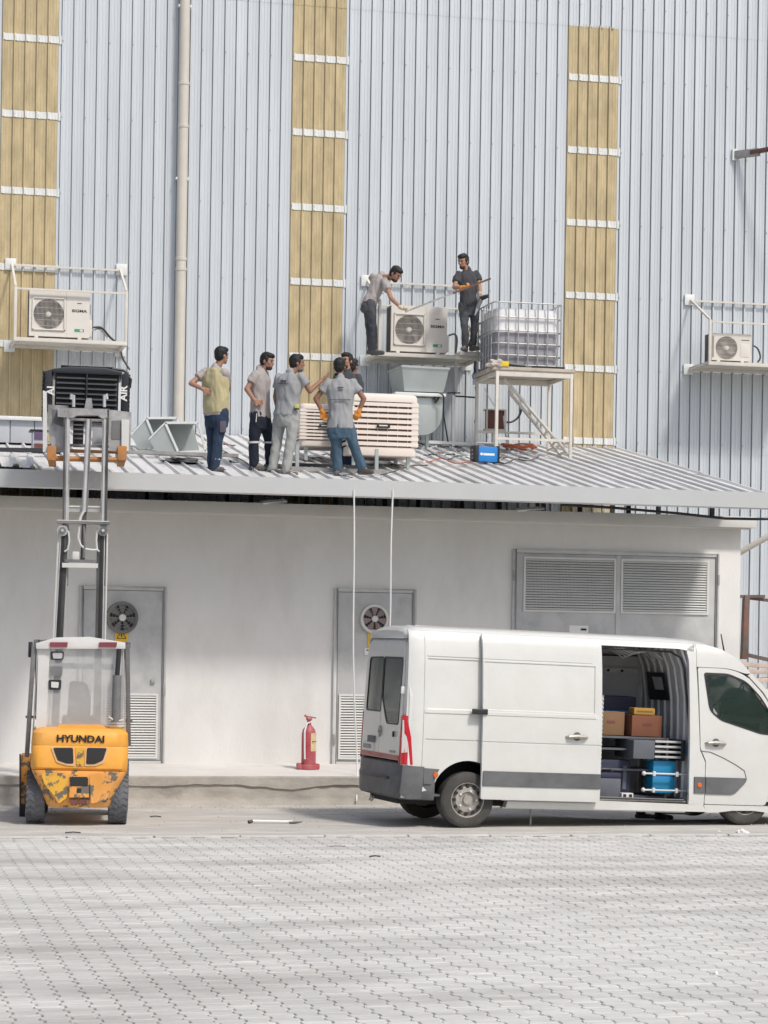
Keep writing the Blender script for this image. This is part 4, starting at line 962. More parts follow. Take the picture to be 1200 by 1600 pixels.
def vhandle(par, u, w_, y):
    h = MB(); h.tube([(u-.15, y+.01, w_-.005), (u-.12, y-.028, w_), (u, y-.038, w_+.008), (u+.11, y-.028, w_), (u+.14, y+.005, w_-.004)], [.012, .022, .026, .022, .014], 8); h.build('door_handle', M_rim, par)
    MB().lathe([(.055, .0), (.05, -.006)], (u, y, w_+.006), 'y', 16).build('handle_recess', M_vgrey, par)
vhandle(d_, 1.37, 1.17, -.09)
MB().box(-.02, .17, -.105, -.03, 1.405, 1.475).build('rail_carrier', M_black, d_, .012)
MB().box(-.58, 1.65, .02, .03, 1.405, 1.435).build('slide_rail', M_vgrey, van)
# rear wheel arch lips, strips
ar = MB(); 
a1 = arc(-.02, .36, .50, -4, 184, 24); a2 = arc(-.02, .36, .445, 184, -4, 24)
0 and panel('wheel_arch', a1+a2, M_vgrey, ws=[], us=[], thick=.05, off=-.022, bev=.004)
panel('rear_strip', [(-.60, .53), (-.50, .53), (-.47, .60), (-.40, .715), (-.60, .725)], M_vgrey, ws=[], us=[], thick=.02, off=-.018)
MB().lathe([(.035, -.0), (.03, -.012)], (-.45, -.02, .645), 'y', 14).build('side_marker', M_oran, van)
0 and panel('mud_flap', [(-.62, .345), (-.43, .345), (-.43, .40), (-.47, .52), (-.60, .52)], M_strap, ws=[], us=[], thick=.02, off=-.008)
MB().lathe([(.022, 0), (.018, -.008)], (-.71, .025, 1.14), 'y', 12).build('fuel_lock', M_black, van)
liner = MB(); liner.prism([(-.02+.46*math.cos(math.radians(a)), .36+.46*math.sin(math.radians(a))) for a in range(0, 181, 10)]+[(-.02+.50*math.cos(math.radians(a)), .36+.50*math.sin(math.radians(a))) for a in range(180, -1, -10)], .04, .55)
liner.box(-.5, .5, .55, .57, .36, .86); liner.build('wheel_liner', M_black, van)
# ---- front door
dr = rpoly([(3.20, .37), (4.06, .37), (4.12, .60), (4.10, .95), (4.30, 1.20), (4.28, 1.36), (3.98, 1.80), (3.72, 2.04), (3.48, 2.105), (3.055, 2.105), (3.11, 1.08), (3.195, .92)], [.02, .04, .1, .1, .05, .03, .1, .15, .12, .03, .02, .02], 4)
wn = rpoly([(3.135, 2.045), (3.48, 2.045), (3.74, 1.955), (3.95, 1.76), (4.20, 1.40), (4.17, 1.27), (3.95, 1.285), (3.38, 1.44), (3.22, 1.56)], [.04, .06, .08, .08, .03, .03, .04, .06, .08], 4)
gr = lambda u, w_: 0
panel('front_door', dr, M_vw, holes=[wn], thick=.035, bev=.004)
fd = [o for o in van.children if o.name.startswith('front_door')][0]
panel('window_seal', wn, M_black, holes=[[(3.70+(p[0]-3.70)*.945, 1.62+(p[1]-1.62)*.93) for p in wn]], ws=[1.4, 1.6, 1.8, 2.0], us=[], thick=.02, off=-.006, parent=fd)
panel('side_window', [(3.70+(p[0]-3.70)*.95, 1.62+(p[1]-1.62)*.94) for p in wn], M_vclear, ws=[1.4, 1.6, 1.8, 2.0], us=[], thick=.004, off=.012, parent=fd)
panel('door_strip', rpoly([(3.20, .50), (3.60, .50), (3.76, .66), (3.78, .715), (3.195, .715)], [0, .06, .04, .02, 0], 3), M_vgrey, ws=[], us=[], thick=.02, off=-.018, parent=fd, bev=.003)
panel('pillar_strip', [(3.04, .505), (3.188, .505), (3.183, .715), (3.035, .715)], M_vgrey, ws=[], us=[], thick=.02, off=-.016, bev=.003)
MB().lathe([(.034, 0), (.028, -.01)], (3.11, -.018, .61), 'y', 14).build('side_marker', M_oran, van)
vhandle(fd, 3.32, 1.15, -.003)
MB().tube([(3.11, -.002, 1.045), (3.25, -.003, 1.035), (3.45, -.003, .96), (3.62, -.003, .88), (3.74, -.003, .81), (3.77, -.003, .72)], .005, 5).build('crease_shade_line', M_vgrey, fd)  # dark tube stands in for the shade along the door's pressed crease
t_ = MB(); t_.add([], []); m_ = MB().sphere((4.27, -.14, 1.37), (.07, .11, .15), 14); m_.build('mirror_shell', M_black, van); MB().beam((4.22, .03, 1.28), (4.26, -.1, 1.3), .06, .05).build('mirror_arm', M_black, van)
# body above and ahead of the front door
panel('roof_side', rpoly([(3.041, 2.112), (3.49, 2.112), (3.74, 2.05), (3.80, 2.06), (3.68, 2.19), (3.52, 2.30), (3.34, 2.37), (3.15, 2.405), (3.045, 2.405)], [0, .1, .05, 0, .05, .1, .1, 0, 0], 3), M_vw, thick=.04)
panel('screen_pillar', [(3.76, 2.035), (3.99, 1.815), (4.30, 1.37), (4.36, 1.37), (4.05, 1.84), (3.82, 2.055)], M_vw, ws=[1.5, 1.7, 1.9], thick=.05)
archN = list(reversed(arc(3.80, .42, .45, 0, 128, 12)))
panel('front_wing', [(4.125, .60), (4.075, .42), (4.25, .42), (4.60, .45), (4.72, .75), (4.66, 1.0), (4.45, 1.28), (4.31, 1.365), (4.31, 1.20), (4.115, .95)], M_vw, thick=.04)
panel('front_sill', [(3.241, .262), (3.42, .27), (3.6, .295), (3.9, .30), (4.3, .26), (4.58, .27), (4.6, .449), (4.26, .415), (4.12, .362), (3.19, .362)], M_vw, ws=[], us=[], thick=.10)
0 and panel('front_arch', arc(3.80, .40, .50, 0, 175, 20)+arc(3.80, .40, .44, 175, 0, 20), M_vgrey, ws=[], us=[], thick=.03, off=.05)
MB().box(3.3, 4.3, .5, VW-.5, .3, .95).build('engine_bay', M_dark, van)
# ---- roof shell, windscreen, bonnet, nose
def loft(name, secs, m, par=van, close=True):
    n = len(secs[0]); vs = [p for s in secs for p in s]; fs = [(i*n+k, i*n+k+1, (i+1)*n+k+1, (i+1)*n+k) for i in range(len(secs)-1) for k in range(n-1)]
    if close: fs += [tuple(range(n)), tuple((len(secs)-1)*n+k for k in range(n))]
    return MB().add(vs, fs).build(name, m, par)
def rsec(u, top, inset=0, low=2.36):
    # section of the roof from side to side at station u, top height
    e = fv(u, low)+inset; out = []
    for k in range(17):
        t_ = k/16; v = e+(VW-2*e)*t_; a = abs(2*t_-1)
        out.append((u, v, low+(top-low)*(1-a**5)))
    return out
secs = [rsec(-.83, 2.40, .10, 2.30), rsec(-.79, 2.44, .03, 2.33), rsec(-.68, 2.465, .0), rsec(-.4, 2.475), rsec(.5, 2.48), rsec(1.5, 2.48), rsec(2.6, 2.48), rsec(3.0, 2.47), rsec(3.2, 2.45, 0, 2.34), rsec(3.40, 2.39, .0, 2.30), rsec(3.58, 2.29, .01, 2.20), rsec(3.74, 2.16, .02, 2.10), rsec(3.86, 2.05, .03, 2.0)]
loft('roof', secs, M_vw)
for v in (.75, VW-.75): MB().box(-.55, 2.9, v-.03, v+.03, 2.455, 2.478).build('roof_rib', M_vw, van, .006)
MB().tube([(3.52, .25, 2.27), (3.45, .25, 2.55)], [.012, .007], 6).build('antenna', M_black, van)
def wsec(u, w_, e): return [(u-.14*abs(2*k/10-1)**2, e+(VW-2*e)*k/10, w_) for k in range(11)]
loft('windscreen', [wsec(3.88, 2.02, .16), wsec(4.14, 1.7, .12), wsec(4.42, 1.36, .09)], M_vglass, close=False)
loft('bonnet', [wsec(4.43, 1.352, .085), wsec(4.62, 1.22, .09), wsec(4.82, 1.02, .10)], M_vw, close=False)
loft('grille', [wsec(4.82, 1.01, .10), wsec(4.88, .75, .08)], M_black, close=False)
loft('front_bumper', [wsec(4.89, .745, .06), wsec(4.93, .50, .05), wsec(4.88, .28, .08)], M_vgrey, close=False)
for s_ in (.16, VW-.16): MB().sphere((4.66, s_, .95), (.14, .10, .16), 12).build('headlight', M_lamp, van)
# ---- rear
def rearpanel(name, pts, m, u=-.88, thick=.03, holes=(), par=van, lean=.035, z0=.75, nb=0):
    # pts in (v, w); leans forward with height and curves round at both sides
    bm = bmesh.new(); es = []
    for loop in (pts, *holes):
        vs = [bm.verts.new((0, p[0], p[1])) for p in loop]; es += [bm.edges.new((vs[i], vs[(i+1) % len(vs)])) for i in range(len(vs))]
    bmesh.ops.triangle_fill(bm, edges=es, use_beauty=True)
    for v in [.05, .1, .15, .2, .3, .5, 1.45, 1.65, 1.75, 1.8, 1.85, 1.9]: bmesh.ops.bisect_plane(bm, geom=bm.verts[:]+bm.edges[:]+bm.faces[:], plane_co=(0, v, 0), plane_no=(0, 1, 0))
    for w_ in (1.2, 1.6, 2.0, 2.15, 2.25, 2.33, 2.38): bmesh.ops.bisect_plane(bm, geom=bm.verts[:]+bm.edges[:]+bm.faces[:], plane_co=(0, 0, w_), plane_no=(0, 0, 1))
    for p in bm.verts:
        v, w_ = p.co.y, p.co.z; d = min(v, VW-v)
        p.co.x = u+lean*max(0, (w_-z0)/1.6)+.05*max(0, 1-d/.14)**2+(.25*max(0, (w_-2.2)/.25)**2)
    r = bmesh.ops.extrude_face_region(bm, geom=bm.faces[:])
    for v in r['geom']:
        if isinstance(v, bmesh.types.BMVert): v.co.x += thick
    bmesh.ops.recalc_face_normals(bm, faces=bm.faces)
    me = bpy.data.meshes.new(name); bm.to_mesh(me); bm.free(); me.materials.append(m)
    me.polygons.foreach_set('use_smooth', [True]*len(me.polygons)); me.set_sharp_from_angle(angle=math.radians(30))
    return link(name, me, par)
def side_e(w_): return interp(w_, FT)
def edge(v0, w0, w1): return v0
rw = [(.20, 2.07), (.965, 2.07), (.965, 1.55), (.82, 1.36), (.72, 1.23), (.24, 1.23)]
rw = rpoly(rw, [.06, .04, .05, .05, .05, .06], 4)
lw = rpoly([(.975, 2.07), (1.55, 2.06), (1.59, 1.37), (.975, 1.37)], [.04, .06, .06, .04], 4)
rdp = [(.14, .80), (.965, .80), (.965, 2.40), (.40, 2.40), (.27, 2.36), (.20, 2.2), (.16, 1.8), (.14, 1.2)]
ldp = [(.975, .80), (1.68, .80), (1.68, 1.2), (1.66, 1.8), (1.62, 2.2), (1.55, 2.36), (1.42, 2.40), (.975, 2.40)]
rdr = rearpanel('rear_door', rdp, M_vw, holes=[rw]); ldr = rearpanel('rear_door', ldp, M_vw, holes=[lw])
rearpanel('rear_window', [(.58+(p[0]-.58)*.99, 1.65+(p[1]-1.65)*.99) for p in rw], M_vglass, u=-.875, thick=.01, par=rdr); rearpanel('rear_window', [(1.38+(p[0]-1.38)*.99, 1.7+(p[1]-1.7)*.99) for p in lw], M_vglass, u=-.875, thick=.01, par=ldr)
for pr, dd in ((rw, rdr), (lw, ldr)):
    cx = sum(p[0] for p in pr)/len(pr); cy = sum(p[1] for p in pr)/len(pr)
    rearpanel('window_seal', pr, M_black, u=-.884, thick=.02, holes=[[(cx+(p[0]-cx)*.94, cy+(p[1]-cy)*.95) for p in pr]], par=dd)
# body corner posts beside the rear doors
rearpanel('corner_post', [(.0, .75), (.13, .75), (.13, 1.2), (.15, 1.8), (.19, 2.2), (.26, 2.36), (.39, 2.41), (.30, 2.41), (.12, 2.2), (.03, 1.6)], M_vw, u=-.86, thick=.06)
rearpanel('corner_post', [(VW, .75), (1.69, .75), (1.69, 1.2), (1.67, 1.8), (1.63, 2.2), (1.56, 2.36), (1.43, 2.41), (1.52, 2.41), (1.70, 2.2), (1.79, 1.6)], M_vw, u=-.86, thick=.06)
# tail lamp wraps the near corner
def corner(u_, w_): return fv(u_, w_)
panel('tail_lamp', rpoly([(-.885, .76), (-.745, .76), (-.78, 1.10), (-.83, 1.31), (-.865, 1.365), (-.885, 1.365)], [0, .01, .02, .03, .01, 0], 3), M_lred, ws=[.9, 1.0, 1.1, 1.2, 1.3], us=[-.86, -.84, -.82, -.80, -.78, -.76], thick=.02, off=-.012)
tl = [o for o in van.children if o.name.startswith('tail_lamp')][0]
rearpanel('lamp_back', [(.015, .77), (.12, .77), (.12, 1.355), (.03, 1.355)], M_lred, u=-.893, thick=.03, par=tl)
0 and rearpanel('lamp_clear', [(.02, .92), (.115, .93), (.115, 1.30), (.05, 1.28), (.05, 1.18), (.085, 1.12), (.085, 1.0), (.02, .99)], M_lamp, u=-.90, thick=.02, par=tl)
panel('lamp_clear', [(-.885, .90), (-.815, .91), (-.815, 1.02), (-.835, 1.10), (-.862, 1.14), (-.87, 1.30), (-.885, 1.30)], M_lamp, ws=[1.0, 1.1, 1.2], us=[-.87], thick=.02, off=-.017, parent=tl)
rearpanel('tail_lamp', [(VW-.015, .77), (VW-.12, .77), (VW-.12, 1.355), (VW-.03, 1.355)], M_lred, u=-.885, thick=.05)
rearpanel('reflective_strip', [(.15, .805), (1.67, .805), (1.67, .86), (.15, .86)], mat('faded_red_strip', (.42, .10, .09), .5, dust=.4), u=-.890, thick=.006)
# badge, lock, plate
for a_, b_ in (((0, .065), (.04, 0)), ((.04, 0), (0, -.065)), ((0, -.065), (-.04, 0)), ((-.04, 0), (0, .065))):
    MB().beam((-.885, .93+a_[0], 1.13+a_[1]), (-.885, .93+b_[0], 1.13+b_[1]), .02, .022, (1, 0, 0)).build('badge', M_rim, rdr)
MB().box(-.90, -.878, .36, .385, 1.08, 1.15).build('lock', M_black, rdr); MB().box(-.898, -.87, 1.12, 1.40, .98, 1.06).build('plate_lamp', M_vgrey, ldr, .01)
MB().box(-.895, -.87, 1.16, 1.58, .87, .975).build('number_plate', M_white, ldr, .004); MB().box(-.897, -.894, 1.22, 1.56, .895, .95).build('plate_print', M_steel, ldr)
for i in range(6): MB().box(-.892, -.878, .30+i*.035, .325+i*.035, .885, .91).build('badge_letter', M_rim, rdr)
for w_ in (1.0, 1.62): MB().box(-.89, -.78, .125, .155, w_, w_+.09).build('hinge', M_white, van, .006)
# bumper
def bsec(w_, e, dz=0): 
    return [(u_, v_, w_) for u_, v_ in ([(-.45, .0+e*.3), (-.72, .005+e*.5), (-.85, .05+e), (-.895+e, .16+e), (-.925+e, .40), (-.935+e, VW/2), (-.925+e, VW-.40), (-.895+e, VW-.18-e), (-.85, VW-.05-e), (-.72, VW-.005-e*.5), (-.45, VW-e*.3)])]
loft('rear_bumper', [bsec(.33, .05), bsec(.36, .0), bsec(.60, -.01), bsec(.64, .02), bsec(.76, .03), bsec(.775, .06)], M_vgrey)
MB().box(-.955, -.92, .35, 1.45, .56, .60).build('bumper_step', M_black, van, .008)
panel('bumper_side', [(-.80, .34), (-.62, .345), (-.605, .54), (-.595, .74), (-.75, .745), (-.86, .745), (-.88, .4)], M_vgrey, ws=[], us=[-.85, -.8, -.75, -.7], thick=.03, off=-.012)
MB().tube([(-.93, 1.0, .31), (-.96, 1.0, .26), (-.93, 1.0, .25), (-.9, 1.0, .3)], .012, 6).build('tow_eye', M_rim, van)
# underbody
MB().box(-.8, 4.2, .35, VW-.35, .26, .37).build('underbody', M_dark, van)
MB().box(.5, 3.0, .14, .22, .245, .27).build('chassis_rail', M_white, van); MB().box(2.72, 3.08, .16, .30, .222, .245).build('side_step', M_black, van)
MB().beam((.95, .3, .28), (.95, .3, .03), .02, .02).build('strap_end', M_steel, van)
# wheels
def wheel(u, z, v, dirn):
    w_ = bpy.data.objects.new('wheel', None); col.objects.link(w_); w_.parent = van; w_.location = (u, v, z)
    R = .345
    prof_ = [(.215, -.0), (.225, -.01), (.30, -.012), (.325, .0), (.343, .02), (R, .05), (R, .17), (.343, .20), (.325, .22), (.215, .22), (.215, 0)]
    prof_ = [(a, b*dirn) for a, b in prof_]; prof_[-1] = prof_[0]
    MB().lathe(prof_, (0, 0, 0), 'y', 40).build('tyre', M_rubber, w_)
    gv = MB()
    for y in (.08, .11, .14): gv.lathe([(R+.0005, (y-.004)*dirn), (R+.0005, (y+.004)*dirn)], (0, 0, 0), 'y', 40)
    gv.f = [f for f in gv.f if len(f) == 4]; gv.build('tread_groove', M_black, w_)
    p2 = [(.216, -.002), (.206, .0), (.20, .03), (.195, .05), (.195, .05)]
    m = MB().lathe([(a, b*dirn) for a, b in p2[:-1]], (0, 0, 0), 'y', 40); m.f = [f for f in m.f if len(f) == 4]; m.build('rim', M_rim, w_)
    m = MB().lathe([(.196, .055*dirn), (.175, .045*dirn), (.15, .015*dirn), (.10, .010*dirn), (.085, .03*dirn), (.0, .032*dirn)], (0, 0, 0), 'y', 40); m.build('wheel_disc', M_rim, w_)
    h = MB()
    for k in range(12): a = 2*math.pi*k/12; h.lathe([(.022, .010*dirn), (.022, .04*dirn)], (.168*math.cos(a), 0, .168*math.sin(a)), 'y', 8)
    h.build('vent_hole', M_dark, w_)
    h = MB()
    for k in range(5): a = 2*math.pi*k/5; h.lathe([(.013, -.01*dirn), (.013, .02*dirn)], (.115*math.cos(a), 0, .115*math.sin(a)), 'y', 6)
    h.build('wheel_nut', M_white, w_)
    MB().lathe([(.055, -.004*dirn), (.055, .03*dirn), (0, .03*dirn)][::-1] if False else [(.06, .03*dirn), (.055, -.006*dirn), (.0, -.008*dirn)], (0, 0, 0), 'y', 20).build('hub_cap', M_rim, w_)
wheel(0, .345, .03, 1); wheel(3.80, .345+.114, .05, 1); wheel(0, .345, VW-.03, -1); wheel(3.80, .459, VW-.05, -1)
# ---- cargo space
MB().box(-.8, 2.98, .10, VW-.06, .375, .40).build('load_floor', M_intd, van)
fw = MB()
for k in range(2): pass
panel('side_lining', [(-.8, .40), (3.0, .40), (3.0, 2.36), (-.8, 2.36)], M_int, far=True, off=.05, thick=.01)
for u in (.1, .6, 1.1, 1.6, 2.1): 
    panel('lining_rib', [(u, .42), (u+.07, .42), (u+.07, 2.3), (u, 2.3)], M_int, far=True, off=.062, thick=.03, us=[])
panel('upper_rail', [(-.7, 1.98), (2.95, 1.98), (2.95, 2.06), (-.7, 2.06)], M_int, far=True, off=.07, thick=.05, us=[])
panel('load_restraint', [(-.7, 2.14), (2.95, 2.22), (2.95, 2.24), (-.7, 2.16)], M_black, far=True, off=.10, thick=.03, us=[])
for u in (1.8, 2.2, 2.5, 2.7): MB().lathe([(.018, 0), (.018, -.01)], (u, VW-.13-.05, 2.02), 'y', 10).build('lining_hole', M_dark, van)
MB().box(-.7, 3.0, .45, VW-.45, 2.40, 2.43).build('headlining', M_intd, van)
bh = MB()  # ribbed bulkhead
for k in range(9):
    v = .16+k*.20; bh.tube([(3.045, v, .42), (3.045, v, 1.30), (3.03-.0, v+.0, 1.7), (2.97, v+.02, 2.1), (2.86, v+.03, 2.36)], .020, 6)
bh.build('bulkhead_rib', mat('bulkhead_white', (.74, .74, .74), .6, var=.05), van)
MB().add([(3.06, .10, .38), (3.06, VW-.08, .38), (3.06, .10, 1.7), (3.06, VW-.08, 1.7), (2.99, .16, 2.1), (2.99, VW-.14, 2.1), (2.88, .25, 2.38), (2.88, VW-.25, 2.38)], [(0, 1, 3, 2), (2, 3, 5, 4), (4, 5, 7, 6)]).build('bulkhead', M_int, van)
wf = MB(); wf.add([(3.028, .80, 1.66), (3.028, 1.42, 1.66), (2.965, 1.40, 2.02), (2.965, .86, 2.02), (3.01, .80, 1.66), (3.01, 1.42, 1.66), (2.945, 1.40, 2.02), (2.945, .86, 2.02)], [(0, 1, 2, 3), (4, 5, 6, 7), (0, 1, 5, 4), (1, 2, 6, 5), (2, 3, 7, 6), (3, 0, 4, 7)]); wf.build('bulkhead_window', M_black, van, .006)
MB().add([(3.004, .90, 1.71), (3.004, 1.16, 1.71), (2.95, 1.22, 1.96), (2.95, .92, 1.96)], [(0, 1, 2, 3)]).build('window_glass', mat('dusty_pane', (.45, .48, .50), .3), van)
MB().box(3.012, 3.03, .12, .19, .98, 1.14).build('blue_sticker', M_blue, van)
# cab interior
MB().box(3.35, 3.85, .25, .75, .5, 1.15).build('seat', M_black, van, .05); MB().box(3.30, 3.42, .28, .72, 1.1, 1.75).build('seat_back', M_black, van, .05)
MB().box(3.35, 3.85, 1.1, 1.6, .5, 1.15).build('seat', M_black, van, .05); MB().box(3.30, 3.42, 1.13, 1.57, 1.1, 1.75).build('seat_back', M_black, van, .05)
MB().prism([(4.0, 1.0), (4.4, 1.0), (4.4, 1.38), (4.15, 1.50), (4.0, 1.42)], .15, VW-.15).build('dashboard', M_black, van, .02)
MB().tube([(4.0+.0+.05*math.cos(a), 1.45+.17*math.sin(a), 1.50+.16*math.cos(a)) for a in [i*.5236 for i in range(12)]], .014, 6, closed=True).build('steering_wheel', M_black, van)
MB().box(3.62, 3.66, .9, 1.15, 1.93, 2.0).build('inner_mirror', M_black, van)
MB().box(3.12, 4.28, VW-.14, VW-.10, .5, 1.47).build('far_door_trim', M_black, van); MB().box(3.30, 3.40, .36, .64, 1.76, 1.96).build('headrest', M_black, van, .04); MB().box(3.30, 3.40, 1.31, 1.59, 1.76, 1.96).build('headrest', M_black, van, .04); MB().beam((3.74, VW-.12, 1.95), (3.80, VW-.08, 1.47), .05, .05).build('window_divider', M_black, van)
# ---- cargo, each thing on its own
VM = Matrix.LocRotScale(van.location, van.rotation_quaternion, (1, 1, 1))
def cargo(mb, name, m, lab, cat, loc, rz=0, bev=.01, group=None):
    o = mb.build(name, m, None, bev); o.matrix_world = VM @ Matrix.Translation(loc) @ Matrix.Rotation(rz, 4, 'Z'); o.rotation_mode = 'XYZ'
    return tag(o, lab, cat, group)
def cargo_thing(name, lab, cat, loc, rz=0):
    t = thing(name, lab, cat); t.matrix_world = VM @ Matrix.Translation(loc) @ Matrix.Rotation(rz, 4, 'Z'); return t
M_card = mat('cardboard', (.22, .13, .07), .85, var=.08); M_cardr = mat('cardboard_red', (.21, .085, .05), .85, var=.08); M_navy = mat('navy_case', (.03, .035, .07), .6, var=.15)
def carton(lab, loc, d, m, rz=0):
    t = cargo_thing('carton', lab, 'box', loc, rz); t['group'] = 'cardboard boxes in the van'
    MB().box(0, d[0], 0, d[1], 0, d[2]).build('box_body', m, t, .006); MB().box(.01, d[0]-.01, d[1]/2-.03, d[1]/2+.03, d[2], d[2]+.003).build('tape', M_wood, t); MB().box(d[0]*.35, d[0]*.65, -.003, 0, d[2]*.5, d[2]*.62).build('box_print', M_brown, t)
carton('reddish brown cardboard box at the front of the pile in the van', (2.37, .50, 1.19), (.42, .34, .27), M_cardr)
carton('dark brown cardboard box left of the reddish one in the van', (1.92, .58, 1.19), (.40, .36, .30), M_card, .1)
t = cargo_thing('yellow_crate', 'small yellow tool case on top of the reddish cardboard box', 'case', (2.40, .52, 1.465)); MB().box(0, .30, 0, .2, 0, .09).build('case_body', mat('ochre', (.42, .25, .05), .6), t, .02); MB().box(.04, .26, -.003, .0, .035, .055).build('case_latch', M_card, t)
t = cargo_thing('blue_case', 'dark blue case behind the cardboard boxes in the van', 'case', (2.05, 1.05, 1.19)); MB().box(0, .62, 0, .4, 0, .50).build('case_body', M_navy, t, .03); MB().box(.1, .5, -.004, 0, .28, .31).build('case_band', M_blue, t)
# shelf trays stack with bars
t = cargo_thing('tool_rack', 'dark metal rack of shelves under the cardboard boxes in the van', 'rack', (1.82, .42, .40))
for z in (.02, .36, .62, .77): MB().box(0, 1.02, 0, .7, z-.012, z+.012).build('shelf', M_intd, t)
for x in (0, 1.02):
    for y in (0, .7): MB().box(x-.015, x+.015, y-.015, y+.015, 0, .78).build('rack_post', M_steel, t)
t = cargo_thing('folded_ladder', 'aluminium folding ladder lying stacked in the van doorway', 'ladder', (2.60, .22, .97))
for k in range(4): MB().box(-.02, .36, 0, .05, .0+k*.065-.04, .028+k*.065-.04).build('ladder_rung', mat('bright_aluminium', (.62, .62, .62), .35, metal=.6), t, .004)
MB().box(.34, .40, -.01, .6, -.07, .20).build('ladder_rail', M_black, t, .01); MB().box(-.32, -.02, .0, .6, -.06, .18).build('ladder_hinge_block', M_intd, t, .02)
t = cargo_thing('water_container', 'bright blue plastic container strapped near the van doorway', 'container', (2.60, .30, .475))
M_cyan = mat('cyan_plastic', (.02, .24, .46), .4, var=.08)
MB().box(0, .32, 0, .25, .0, .215).build('lower_half', M_cyan, t, .025); MB().box(0, .32, 0, .25, .235, .42).build('upper_half', M_cyan, t, .03); MB().box(.03, .29, .02, .23, .21, .24).build('waist', M_blue, t)
for z, lab in ((.73, 'upper white clamp bar across the blue container'), (.52, 'lower white clamp bar across the blue container')):
    t = cargo_thing('clamp_bar', lab, 'bar', (2.43, .20, z)); t['group'] = 'clamp bars in the van'
    MB().tube([(0, 0, 0), (.62, 0, -.0)], .012, 8).build('bar', M_slat, t); MB().sphere((0, 0, 0), .03, 10).build('bar_knob', M_slat, t)
    for x in (.14, .46): MB().box(x-.018, x+.018, -.02, .02, -.03, .03).build('bar_clip', M_slat, t, .004)
t = cargo_thing('tool_case', 'dark plastic toolbox on the van floor left of the blue container', 'toolbox', (1.80, .20, .405)); MB().box(0, .32, 0, .25, 0, .25).build('case_body', M_intd, t, .02); MB().box(.0, .32, 0, .25, .252, .32).build('case_lid', M_navy, t, .02); MB().tube([(.08, .12, .32), (.1, .12, .36), (.22, .12, .36), (.24, .12, .32)], .012, 6).build('case_handle', M_black, t)
t = cargo_thing('hard_case', 'tall navy hard case behind the dark toolbox in the van', 'case', (1.86, .48, .405)); MB().box(0, .52, 0, .22, 0, .48).build('case_body', M_navy, t, .05); MB().box(.05, .10, -.01, 0, .1, .4).build('case_rib', M_intd, t); MB().box(.40, .45, -.01, 0, .1, .4).build('case_rib', M_intd, t)
t = cargo_thing('coiled_hose', 'ribbed grey flexible hose standing at the left of the van doorway', 'hose', (1.78, .17, .40))
MB().tube([(0, .0, z*.026+.0) for z in range(51)], [.035 if z % 2 else .045 for z in range(51)], 8).build('hose_body', mat('ribbed_hose', (.40, .41, .42), .6), t)
t = cargo_thing('socket_box', 'small pale socket box on the van floor in the doorway', 'box', (2.12, .16, .402)); MB().box(0, .16, 0, .08, 0, .075).build('box_body', M_slat, t, .006); MB().box(.02, .06, -.003, 0, .015, .06).build('socket', M_black, t); MB().box(.10, .14, -.003, 0, .015, .06).build('socket', M_black, t)
t = cargo_thing('plastic_sheet', 'crumpled clear plastic film hanging under the van ceiling', 'plastic film', (2.3, .8, 2.32))
for k in range(5): MB().tube([(0, k*.1, 0), (.2, k*.09, -.05-.02*k), (.45, k*.1, -.02), (.6, k*.12, -.13)], .012, 5).build('fold', M_strap, t)
# ================================================================== forklift
M_fo = mat('forklift_orange', (.80, .36, .035), .5, var=.09, scale=4, dust=.22, dustc=(.6, .5, .38), local=True)
M_fow = mat('forklift_orange_worn', (.74, .32, .05), .6, var=.12, scale=3, c2=(.10, .085, .06), c2amt=.46, c2scale=7, dust=.2, bump=.3, local=True, c2w=.02)
M_foy = mat('forklift_yellow_patch', (.72, .40, .05), .6, var=.1, c2=(.16, .13, .10), c2amt=.47, c2scale=8, local=True, c2w=.02)
M_fg = mat('forklift_grey', (.10, .10, .105), .55, var=.2, dust=.5, dustc=(.34, .34, .34), local=True)
M_mast = mat('dusty_mast', (.15, .15, .15), .5, metal=.3, var=.3, scale=9, dust=.9, dustc=(.60, .60, .60), c2=(.10, .10, .10), c2amt=.40, c2scale=11, local=True)
M_mdk = mat('greasy_channel', (.05, .05, .05), .5, metal=.3, var=.3, dust=.35, dustc=(.25, .25, .25), local=True); M_bare = mat('bare_steel', (.55, .55, .56), .4, metal=.5, var=.15, local=True)
M_frt = mat('forklift_tyre', (.075, .08, .09), .9, var=.2, dust=.6, dustc=(.22, .23, .25), local=True)
M_fglass = mat('dusty_glass', (.52, .53, .53), .35, var=.22, scale=1.6, alpha=.46, local=True)
M_fwh = mat('guard_white', (.62, .62, .61), .5, var=.08, dust=.4, local=True)
FR = atZ(120, 1286.5, 0)
fk = thing('forklift', 'dusty orange forklift seen from behind with its tall mast raised to the roof', 'forklift', FR)
fk.rotation_mode = 'QUATERNION'; fk.rotation_quaternion = (Matrix.Rotation(math.radians(-5.6), 3, 'Z') @ Matrix.Rotation(.012, 3, 'Y')).to_quaternion()
FMi = Matrix.LocRotScale(FR, fk.rotation_quaternion, (1, 1, 1)).inverted(); FM = FMi.inverted()
def FL(px, py, y):
    """point of the forklift's own space on its cross plane y that stands at this place of the yard"""
    o = FMi @ _C; d = FMi.to_3x3() @ ray(px, py); return o+d*((y-o.y)/d.y)
def fx(px, y, py=1150): return FL(px, py, y).x
